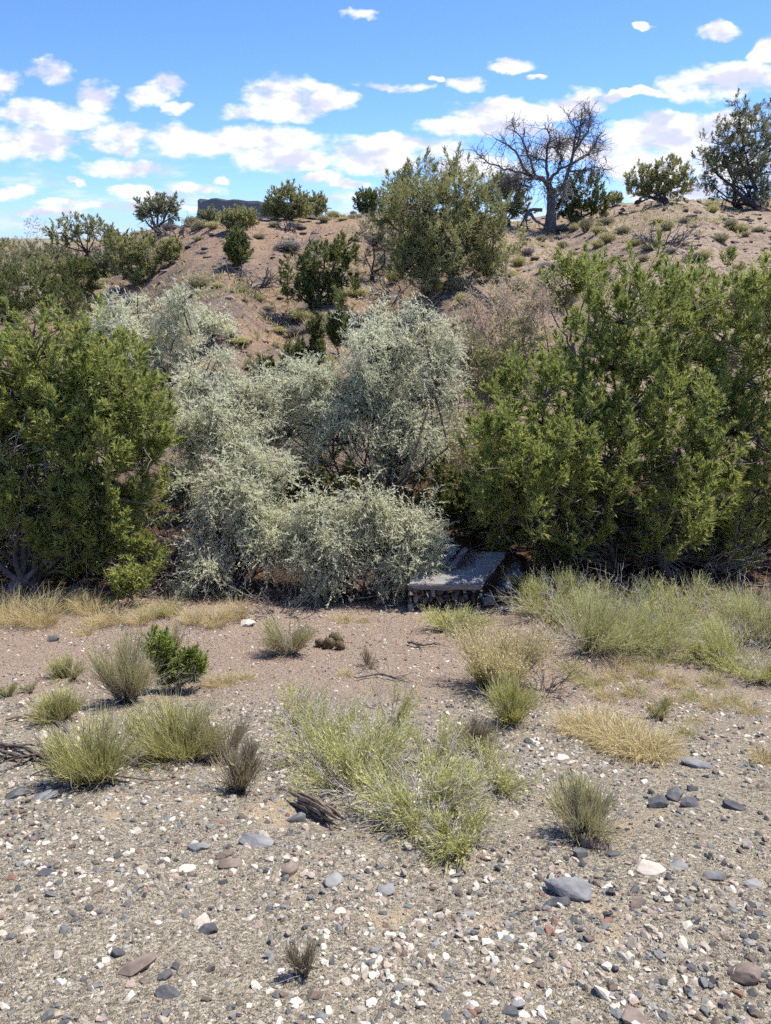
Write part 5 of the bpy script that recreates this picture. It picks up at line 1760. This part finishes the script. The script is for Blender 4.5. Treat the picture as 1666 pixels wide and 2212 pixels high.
brush('dead_brush', 'grey bent dead branch stubs among the feathery sprawl', (880, 1740), 0.8, 0.4, 26, 286, 'twig_white', 0.004, flat=0.9)

# ------------------------------------------------------------------ bunch grass
GR = 'straw bunch grass'
GL = [(30,1345,80,70,'straw',''),(90,1350,75,75,'straw',''),(140,1318,60,60,'straw_green',''),(215,1352,55,50,'straw',''),(190,1325,50,60,'straw',''),(250,1345,55,45,'straw',''),(300,1348,40,40,'straw',''),
      (185,1370,30,25,'straw',''),(415,1345,45,45,'straw',''),(465,1350,50,50,'straw',''),(510,1335,50,55,'straw',''),(330,1335,45,50,'straw_green',''),(5,1330,50,60,'straw',''),(370,1330,40,50,'straw_green',''),
      (742,1342,32,22,'straw',''),(785,1342,20,16,'straw',''),(485,1478,50,30,'straw',''),(530,1470,40,24,'straw',''),(455,1478,30,28,'straw',''),(745,1460,24,22,'straw',''),
      (1280,1485,44,36,'straw_green',''),(1330,1470,50,36,'straw',''),(1310,1510,40,30,'straw',''),(1370,1500,44,34,'straw_green',''),(1250,1470,50,36,'straw_green',''),(1400,1460,44,36,'straw_green',''),
      (1460,1480,46,36,'straw',''),(1500,1510,44,34,'straw_green',''),(1540,1530,44,34,'straw',''),(1580,1520,44,34,'straw_green',''),(1620,1540,40,30,'straw',''),(1450,1520,40,28,'straw',''),(1540,1480,44,34,'straw_green',''),
      (1480,1590,36,30,'straw_green',''),(1500,1560,30,22,'straw',''),(1420,1430,44,34,'straw_green',''),(1120,1590,16,14,'straw',''),(1650,1645,46,44,'straw',''),(1350,1440,46,36,'straw',''),(1230,1450,40,36,'straw_green','')]
_gz = lambda px, py: ('under the two-trunked juniper' if px < 320 and py < 1400 else 'at the foot of the silver leaves' if px < 900 and py < 1400 else 'near the fresh green bush' if px < 600 else
                      'on the bare pinkish soil' if px < 1000 else 'near the picture edge' if px > 1560 else 'between feathery thicket and big straw tussock')
_ord = ['nearest', 'second', 'third', 'fourth', 'fifth', 'sixth', 'seventh', 'eighth', 'ninth', 'tenth', 'eleventh', 'twelfth', 'thirteenth', 'fourteenth', 'fifteenth', 'sixteenth', 'seventeenth', 'eighteenth', 'nineteenth', 'twentieth']
_ref = {'under the two-trunked juniper': ('brown juniper trunks', 30, 1290), 'at the foot of the silver leaves': ('pinkish pale rounded rock', 535, 1350), 'near the fresh green bush': ('fresh green bush', 385, 1470),
        'on the bare pinkish soil': ('brown cactus clump', 722, 1395), 'near the picture edge': ('small dense green shrub', 1420, 1550), 'between feathery thicket and big straw tussock': ('lime green vase shrub', 1103, 1540)}
_by = {}
for row in GL:
    _by.setdefault(_gz(row[0], row[1]), []).append(row)
gi = 0
for zone, rows in _by.items():
    rn, rx, ry = _ref[zone]
    rows.sort(key=lambda q: (q[0] - rx) ** 2 + (q[1] - ry) ** 2)
    for o_, (px, py, w, h, mat, _) in enumerate(rows):
        b = at(px, py)
        k = mpp(b)
        word = ('closest to' if o_ == 0 else _ord[o_] + ' from') + ' the ' + rn
        lab = f"{'straw' if mat == 'straw' else 'greenish straw'} grass tuft, {word}"
        tuft_grass(lab, b, w * k * 1.25, h * k * 1.08, int(150 + w * 5), 300 + gi, mat, 'straw grass tufts ' + zone, width=max(0.0014, 0.32 * k))
        gi += 1


def tussock():
    t = None
    b0 = at(1330, 1615)
    k = mpp(b0)
    g = Geo()
    r = np.random.default_rng(350)
    for px, py, w, h in [(1245,1580,80,42),(1280,1595,80,48),(1320,1615,85,52),(1360,1628,90,55),(1400,1638,80,50),(1430,1622,60,40),(1300,1575,70,40),(1350,1590,70,44)]:
        grass_blades(g, at(px, py), w * k * 1.2, h * k * 1.7, 420, r, 0.0022, 0.9)
    tag(g.build('grass_tussock', M['straw'], origin=b0), 'wide golden straw tussock with a dark shaded front edge', 'grass')


tussock()

# ------------------------------------------------------------------ logs, branches, cactus
def log_piece(name, label, pts, radii, seed, mat='log', extra=0, cat='branch', lift=0.02):
    r = np.random.default_rng(seed)
    b = at(*pts[0])
    g = Geo()
    P = poly([at(*p) + np.array([0, 0, lift + rr]) for p, rr in zip(pts, radii)], 22)
    P[1:-1] += r.normal(size=(20, 3)) * radii[0] * 0.35
    R = np.interp(np.linspace(0, 1, 22), np.linspace(0, 1, len(radii)), radii) * (0.85 + 0.3 * r.random(22))
    g.strands(P[None], R[None], 8)
    for e in range(extra):
        i = r.integers(2, 19)
        twig_fuzz(g, P[i:i + 1], (P[i + 1] - P[i - 1])[None] * 6 + r.normal(size=(1, 3)) * np.array([1, 1, 0.25]), np.array([0.2 + 0.35 * r.random()]), r, R[i] * 0.75, k=6, gnarl=0.22)
    return tag(g.build(name, M[mat], origin=b, smooth=False), label, cat)


M['deadwood_dark'] = bark_mat('dark_dead_branch', (0.025, 0.018, 0.015), (0.15, 0.12, 0.10), 35)
log_piece('dead_branch', 'twisted dark dead branch lying under the yellow-green rounded shrub', [(-20,1612),(60,1628),(120,1660),(190,1680),(240,1692),(280,1700)], [0.011,0.013,0.013,0.011,0.008,0.004], 401, 'deadwood_dark', 26)
log_piece('dead_branch', 'second dark gnarled branch resting across the twisted one', [(0,1628),(55,1645),(100,1640),(135,1668),(200,1690)], [0.010,0.012,0.010,0.009,0.005], 402, 'deadwood_dark', 18)
log_piece('dead_branch', 'short grey branch below the round green-topped shrub', [(15,1562),(70,1552),(120,1565),(150,1588)], [0.008,0.011,0.009,0.004], 403, 'dead', 4)
log_piece('dead_branch', 'thin dead stick curving across bare soil near the feathery sprays', [(770,1470),(820,1462),(860,1470),(880,1462)], [0.006,0.008,0.006,0.004], 404, 'dead', 4)
log_piece('dead_branch', 'dark stick on pinkish soil near the brown cactus clump', [(880,1392),(905,1398),(950,1396)], [0.010,0.012,0.005], 405, 'deadwood_dark', 3)


def plank_log():
    a, b = at(632, 1728), at(735, 1785)
    t = tag(empty('weathered_log', (a + b) / 2), 'split weathered brown log lying at the foot of the feathery bush', 'log')
    r = np.random.default_rng(410)
    d = norm((b - a)[None])[0]
    s = np.cross(d, [0, 0, 1.0])
    for i, (o, w, h, e0, e1) in enumerate([(-0.040, 0.011, 0.028, 0.03, -0.03), (-0.024, 0.013, 0.045, 0.0, 0.03), (-0.006, 0.012, 0.055, 0.05, -0.06), (0.010, 0.013, 0.050, -0.02, 0.01), (0.026, 0.011, 0.038, 0.10, -0.02), (0.040, 0.010, 0.022, 0.04, -0.10)]):
        P = poly([a + s * o + d * e0 + [0, 0, h], (a + b) / 2 + s * (o + 0.004) + [0, 0, h + 0.010], b + s * o * 0.8 + d * e1 + [0, 0, h - 0.012]], 11)
        P += r.normal(size=P.shape) * 0.0022
        g = Geo()
        g.strands(P[None], (w * np.array([0.15, 0.6, 0.95, 1, 1.05, 1, 1.05, 0.95, 0.9, 0.6, 0.1]))[None], 5)
        g.build('split_stave', M['log'], t, flat=True)


plank_log()


def cactus():
    b = at(722, 1400)
    t = tag(empty('cactus_clump', b), 'small clump of brown dead cactus joints on pinkish soil', 'cactus')
    r = np.random.default_rng(420)
    k = mpp(b)
    for i, (px, py, s) in enumerate([(690,1397,11),(712,1400,15),(728,1392,16),(735,1402,12),(718,1385,11),(705,1396,10)]):
        p = at(px, py)
        V, T = ico(2)
        V = V * (1 + 0.12 * r.normal(size=(len(V), 1)))
        g = Geo().add(p + np.array([0, 0, s * k * 0.7]) + V * np.array([s * k * 0.85, s * k * 0.8, s * k]), T=T)
        n = norm(r.normal(size=(70, 3)))
        c = p + np.array([0, 0, s * k * 0.7]) + n * s * k * 0.9
        g.leaves(c, n + r.normal(size=n.shape) * 0.3, 0.025, 0.005, r)
        g.build('joint', M['cactus'], t)


M['cactus'] = bark_mat('brown_cactus', (0.06, 0.045, 0.025), (0.20, 0.15, 0.085), 60)
cactus()

# ------------------------------------------------------------------ rocks one can pick out
RK = [  # px, py, width px, depth factor, height factor, material, rotation, label
    (555,1820,78,0.55,0.42,'rock_grey',-0.2,'flat blue-grey angular rock with sharp edge on open gravel'),
    (1505,1655,66,0.45,0.30,'rock_grey',-0.5,'thin tilted slate-grey slab below the golden tussock'),
    (1420,1738,50,0.7,0.6,'rock_dark',0.3,'black jagged rock at the near end of the basalt cluster'),
    (1455,1722,44,0.8,0.6,'rock_dark',1.0,'tallest black rock in the basalt cluster'),
    (1490,1738,52,0.6,0.55,'rock_dark',0.1,'long dark rock forming the end of the basalt cluster'),
    (1495,1706,26,0.8,0.7,'rock_dark',0.1,'small black rock just uphill of the basalt cluster'),
    (1585,1745,48,0.6,0.55,'rock_dark',-0.4,'dark angular rock alone near the picture edge on the bank'),
    (1225,1925,104,0.55,0.40,'rock_grey',-0.5,'large smooth grey boulder half sunk in the gravel'),
    (1205,1950,60,0.6,0.25,'rock_dark',0.2,'flat dark stone tucked against the large grey boulder'),
    (1290,1828,84,0.5,0.45,'rock_brown',-0.3,'brown broken ledge of rock below the lone bushy shrub'),
    (1255,1845,40,0.7,0.5,'rock_dark',0.6,'dark broken stone beside the brown rock ledge'),
    (1325,1850,42,0.7,0.5,'rock_dark',0.2,'small black rock downhill of the brown ledge'),
    (1400,1885,74,0.7,0.5,'rock_pale',0.2,'pale crusted rock with dark underside'),
    (1458,1880,62,0.7,0.45,'rock_grey',0.4,'rounded grey rock touching the pale crusted rock'),
    (1540,1897,56,0.6,0.5,'rock_dark',0.0,'dark rock with flat top past the rounded grey rock'),
    (1630,1915,50,0.6,0.5,'rock_grey',0.5,'blue-grey rock at the picture edge on the gravel'),
    (1595,1830,66,0.5,0.25,'rock_grey',0.1,'flat pale grey stone near the picture edge'),
    (1375,1955,42,0.6,0.5,'rock_brown',0.7,'brown angular rock between the boulder and dark flat-topped rock'),
    (1310,1998,36,0.7,0.6,'rock_rust',0.2,'dark rusty red stone downhill of the large boulder'),
    (1258,2015,38,0.7,0.5,'rock_dark',0.9,'dark stone with white patch near the rusty red stone'),
    (1500,1990,26,0.8,0.8,'rock_dark',0.3,'round black pebble-like rock beside white pebbles'),
    (435,1995,36,0.9,0.75,'rock_pale',0.3,'cream white rounded rock leaning on a dark one'),
    (448,2012,46,0.8,0.5,'rock_dark',0.1,'dark stone in front of the cream white rock'),
    (300,2085,86,0.7,0.22,'rock_brown',0.6,'flat brown-grey rock lying flush in the gravel'),
    (255,2060,34,0.8,0.5,'rock_dark',0.2,'small dark stone at the edge of the flush flat rock'),
    (362,2148,58,0.6,0.55,'rock_dark',-0.1,'dark angular rock low in the gravel with flat face'),
    (355,2110,34,0.8,0.6,'rock_dark',0.4,'dark stone just uphill of the flat-faced angular rock'),
    (1610,2108,66,0.8,0.6,'rock_brown',0.2,'brown lump of rock close to the camera at the edge'),
    (1372,2205,70,0.7,0.5,'rock_brown',-0.4,'tilted brown rock with pale side at the bottom of the picture'),
    (1305,2150,54,0.5,0.4,'rock_pale',-0.7,'long cream stone near the tilted brown rock'),
    (535,1350,36,0.8,0.6,'rock_pale',0.1,'pinkish pale rounded rock by the straw grass'),
    (116,1384,26,0.7,0.7,'rock_dark',0.4,'black rock sitting on the upper soil near straw grass'),
    (485,1848,44,0.7,0.4,'rock_brown',0.4,'brown stone beside the flat blue-grey angular rock'),
    (500,1868,56,0.6,0.35,'rock_brown',0.2,'dull brown flat rock on the central gravel'),
    (625,1880,52,0.7,0.35,'rock_brown',1.0,'weathered grey-brown rock set low in the middle of the gravel'),
    (432,1830,54,0.6,0.3,'rock_grey',0.3,'low grey stone uphill of the cream white rock'),
    (100,1722,58,0.6,0.35,'rock_grey',0.1,'dark grey flat rock below the twisted dead branch'),
    (35,1718,44,0.7,0.5,'rock_dark',0.7,'black shadowed rock at the picture edge below the branch'),
    (405,1878,40,0.7,0.5,'rock_pale',0.3,'white stone perched beside a dark rock in mid gravel'),
    (100,1890,46,0.6,0.45,'rock_dark',0.1,'dark rock with light top on the open gravel'),
    (640,1770,44,0.6,0.4,'rock_dark',0.3,'dark flat stone near the split log'),
    (480,1780,32,0.7,0.6,'rock_rust',0.2,'rusty brown stone uphill of the flat blue-grey rock'),
    (835,1925,40,0.8,0.35,'rock_grey',0.2,'oval grey flat stone in the middle of the gravel'),
    (720,1905,50,0.7,0.4,'rock_grey',0.8,'grey angular stone near the oval grey one'),
    (1120,2170,40,0.7,0.4,'rock_grey',0.3,'blue-grey flat chip of rock low in the gravel'),
    (205,1930,46,0.5,0.35,'rock_brown',0.9,'tan-brown stone flush with the gravel'),
    (305,1880,30,0.7,0.5,'rock_tan',0.2,'tan stone on gravel above the flush flat rock'),
    (595,750,16,0.8,0.9,'rock_dark',0.3,'black boulder on the bare slope above the silver leaves'),
    (650,1610,26,0.8,0.5,'rock_brown',0.3,'brown stone under the loose feathery bush'),
    (1215,1640,34,0.7,0.4,'rock_pale',0.3,'white flat stone beside the lime green vase-shaped shrub'),
]
for i, (px, py, w, fd, fh, mat, rot, lab) in enumerate(RK):
    p = at(px, py)
    s = w * mpp(p) * 0.56
    rock('rock', lab, p, (s, s * fd, s * fh * 0.9), 600 + i, mat, rot=rot, cuts=15 + i % 4, sub=3, jag=0.012, sink=0.36, tilt=(0.25 * math.sin(i * 2.1) - 0.2, 0.2 * math.cos(i * 1.3)))

# ------------------------------------------------------------------ pebbles: the largest as objects, the rest as gravel
def stone_mat():
    m, nt, out = new_mat('mixed_gravel')
    a = nt.nodes.new('ShaderNodeAttribute')
    a.attribute_name = 'stone'
    geo = nt.nodes.new('ShaderNodeNewGeometry')
    n = nt.nodes.new('ShaderNodeTexNoise')
    n.inputs['Scale'].default_value = 120
    n.inputs['Detail'].default_value = 4
    nt.links.new(geo.outputs['Position'], n.inputs['Vector'])
    mx = nt.nodes.new('ShaderNodeMix')
    mx.data_type = 'RGBA'
    mx.blend_type = 'MULTIPLY'
    mx.inputs[0].default_value = 1.0
    nt.links.new(a.outputs['Color'], mx.inputs[6])
    c = ramp(nt, n.outputs['Fac'], [(0.3, (0.72, 0.70, 0.68)), (0.7, (1.1, 1.1, 1.1))])
    nt.links.new(c, mx.inputs[7])
    p = nt.nodes.new('ShaderNodeBsdfPrincipled')
    p.inputs['Roughness'].default_value = 0.85
    p.inputs['Specular IOR Level'].default_value = 0.2
    nt.links.new(mx.outputs[2], p.inputs['Base Color'])
    nt.links.new(p.outputs[0], out.inputs[0])
    return m


M['stone'] = stone_mat()
PAL = np.array([(0.570,0.536,0.445),(0.500,0.462,0.371),(0.520,0.462,0.371),(0.400,0.336,0.260),(0.400,0.304,0.254),(0.120,0.121,0.117),(0.170,0.176,0.172),(0.250,0.242,0.217),(0.170,0.131,0.101),(0.240,0.131,0.095),(0.300,0.263,0.212),(0.075,0.076,0.076)])
PW = np.array([0.10,0.10,0.09,0.11,0.04,0.10,0.10,0.11,0.10,0.01,0.09,0.08])
PW = PW / PW.sum()


ORDER = np.argsort(-PAL.sum(1))


def gravel():
    r = np.random.default_rng(700)
    CH = []
    for v in range(18):
        V, T = rock_verts(np.random.default_rng(650 + v), 14, 0.35)
        CH.append((V, T[V[T][:, :, 2].mean(1) > -0.55]))
    for name, sub_hi, zones in (('gravel', True, None),):
        g = Geo()
        for (y0, y1, n, med, sg) in ((0.75, 2.8, 25000, 0.0052, 0.58), (2.8, 5.2, 20000, 0.0064, 0.55), (5.2, 8.6, 8000, 0.0085, 0.45)):
            y = y0 + (y1 - y0) * r.random(int(n * 1.7))
            w = 0.62 * y + 0.75
            x = (r.random(len(y)) * 2 - 1) * w
            keep = r.random(len(y)) < w / (0.62 * y1 + 0.75)
            dn = fbm(x * 1.1, y * 1.1, 81, 3)
            keep &= r.random(len(y)) < np.clip(0.85 + 1.2 * dn, 0.12, 1)
            x, y = x[keep][:n], y[keep][:n]
            m = len(x)
            rad = np.clip(med * np.exp(sg * r.normal(size=m)), 0.0026, 0.0185)
            fine = np.clip((9 - y) / 5, 0, 1)
            z = height(x, y) + fine * (0.030 * fbm(x * 2.6, y * 2.6, 5, 4) + 0.012 * fbm(x * 11, y * 11, 6, 2))
            sc = np.stack([rad * (0.9 + 0.7 * r.random(m)), rad * (0.7 + 0.4 * r.random(m)), rad * (0.5 + 0.4 * r.random(m))], 1)
            a = r.random(m) * 6.283
            u_ = np.clip(r.random(m) + 0.30 * fbm(x * 1.7 + 9, y * 1.7, 83, 3), 0, 0.9999)
            col = PAL[ORDER[np.searchsorted(np.cumsum(PW[ORDER]), u_)]] * (0.8 + 0.4 * r.random((m, 1)))
            grp = np.where(rad > 0.0095, r.integers(0, len(CH), m), -1)
            for v in range(-1, len(CH)):
                w_ = np.where(grp == v)[0]
                if len(w_) == 0: continue
                if v >= 0:
                    V, T = CH[v]
                    jit = 0.06
                else:
                    V = np.array([(1, 0, -0.3), (-1, 0, -0.3), (0, 1, -0.3), (0, -1, -0.3), (0, 0, 1.0)])
                    T = np.array([(0, 2, 4), (2, 1, 4), (1, 3, 4), (3, 0, 4)])
                    jit = 0.34
                k = len(V)
                Q = V[None] * (1 + jit * np.clip(r.normal(size=(len(w_), k, 1)), -1.6, 1.6)) * sc[w_][:, None]
                tl = r.normal(size=len(w_)) * 0.3
                Q[..., 2] += Q[..., 0] * np.tan(np.clip(tl, -0.6, 0.6))[:, None]
                ca, sa = np.cos(a[w_])[:, None], np.sin(a[w_])[:, None]
                X = Q[..., 0] * ca - Q[..., 1] * sa + x[w_][:, None]
                Y = Q[..., 0] * sa + Q[..., 1] * ca + y[w_][:, None]
                Zz = Q[..., 2] + (z[w_] + sc[w_, 2] * 0.02)[:, None]
                TT = T[None] + (np.arange(len(w_)) * k)[:, None, None]
                cc = np.concatenate([np.repeat(col[w_], k, 0), np.ones((len(w_) * k, 1))], 1)
                g.add(np.stack([X, Y, Zz], -1), T=TT, col=cc)
        tag(g.build('gravel', M['stone'], flat=True), kind='stuff')


gravel()
g = Geo().add(HILL_STONES[0], T=HILL_STONES[1], col=HILL_STONES[2])
tag(g.build('hillside_stones', M['stone'], flat=True), kind='stuff')

r = np.random.default_rng(720)
PM = [('white', 'rock_pale', 0.28), ('dark grey', 'rock_dark', 0.20), ('blue-grey', 'rock_grey', 0.18), ('brown', 'rock_brown', 0.16), ('tan', 'rock_tan', 0.18)]
protos = {}
for ci, (cn, mt, _) in enumerate(PM):
    for v in range(5):
        V, T = rock_verts(np.random.default_rng(730 + ci * 7 + v), 18 if cn == 'white' else 14, 0.35, 0.11 if cn == 'white' else 0.06)
        o = Geo().add(V * np.array([1, 0.75, 0.6]), T=T).build('pebble', M[mt], flat=True)
        protos[(ci, v)] = o.data
        bpy.data.objects.remove(o)
PEB = []
_pm = [('flat blue-grey angular rock', (555, 1820)), ('basalt cluster', (1455, 1730)), ('large smooth grey boulder', (1225, 1925)), ('brown broken ledge', (1290, 1828)), ('pale crusted rock', (1420, 1885)),
       ('cream white rounded rock', (435, 1995)), ('flush flat brown-grey rock', (300, 2085)), ('flat-faced dark rock', (362, 2148)), ('brown lump of rock', (1610, 2108)), ('tilted brown rock', (1372, 2205)),
       ('oval grey flat stone', (835, 1925)), ('dry reddish sprig', (655, 2100)), ('split log', (685, 1755)), ('twisted dead branch', (100, 1650)), ('lone bushy shrub', (1262, 1790)), ('light-topped dark rock', (100, 1890)),
       ('blue-grey flat chip', (1120, 2170)), ('rusty red stone', (1310, 1998)), ('feathery sprawl', (950, 1830)), ('slate-grey slab', (1505, 1655)), ('golden tussock', (1330, 1630)), ('dark flat-topped rock', (1540, 1897)),
       ('upright brownish shrub', (512, 1708)), ('low grey stone', (432, 1830))]
for i in range(235):
    px, py = r.uniform(-10, 1676), 2230 - 640 * r.random() ** 0.85
    p = at(px, py)
    ci = r.choice(5, p=[q[2] for q in PM])
    o = bpy.data.objects.new('pebble', protos[(ci, r.integers(5))])
    COL.objects.link(o)
    s = r.uniform(7, 12.5) * mpp(p) * (1.35 if r.random() < 0.15 else 1.0)
    s = max(s, 0.011)
    o.location = [float(p[0]), float(p[1]), float(p[2] + s * 0.04)]
    o.scale = (s, s * r.uniform(0.8, 1.1), s * r.uniform(0.7, 1.1))
    o.rotation_euler = (r.normal() * 0.25, r.normal() * 0.25, r.random() * 6.28)
    PEB.append((o, PM[ci][0], (px, py)))
name_by_place(PEB, _pm, lambda c, w: f'{c} pebble lying in the gravel, {w}', 'pebble', 'larger pebbles in the gravel')


# ------------------------------------------------------------------ the air between here and the mesa
def build_haze():
    m, nt, out = new_mat('thin_desert_haze')
    v = nt.nodes.new('ShaderNodeVolumePrincipled')
    v.inputs['Color'].default_value = (0.62, 0.74, 0.95, 1)
    v.inputs['Density'].default_value = 0.000025
    v.inputs['Anisotropy'].default_value = 0.2
    nt.links.new(v.outputs[0], out.inputs['Volume'])
    x, y0, y1, z0, z1 = 8800.0, -30.0, 9200.0, -8.0, 215.0
    V = [(a, b, c) for c in (z0, z1) for b in (y0, y1) for a in (-x, x)]
    Q = [(0, 2, 3, 1), (4, 5, 7, 6), (0, 1, 5, 4), (2, 6, 7, 3), (0, 4, 6, 2), (1, 3, 7, 5)]
    tag(Geo().add(V, Q=Q).build('haze', m), kind='stuff')


if HAZE:
    build_haze()
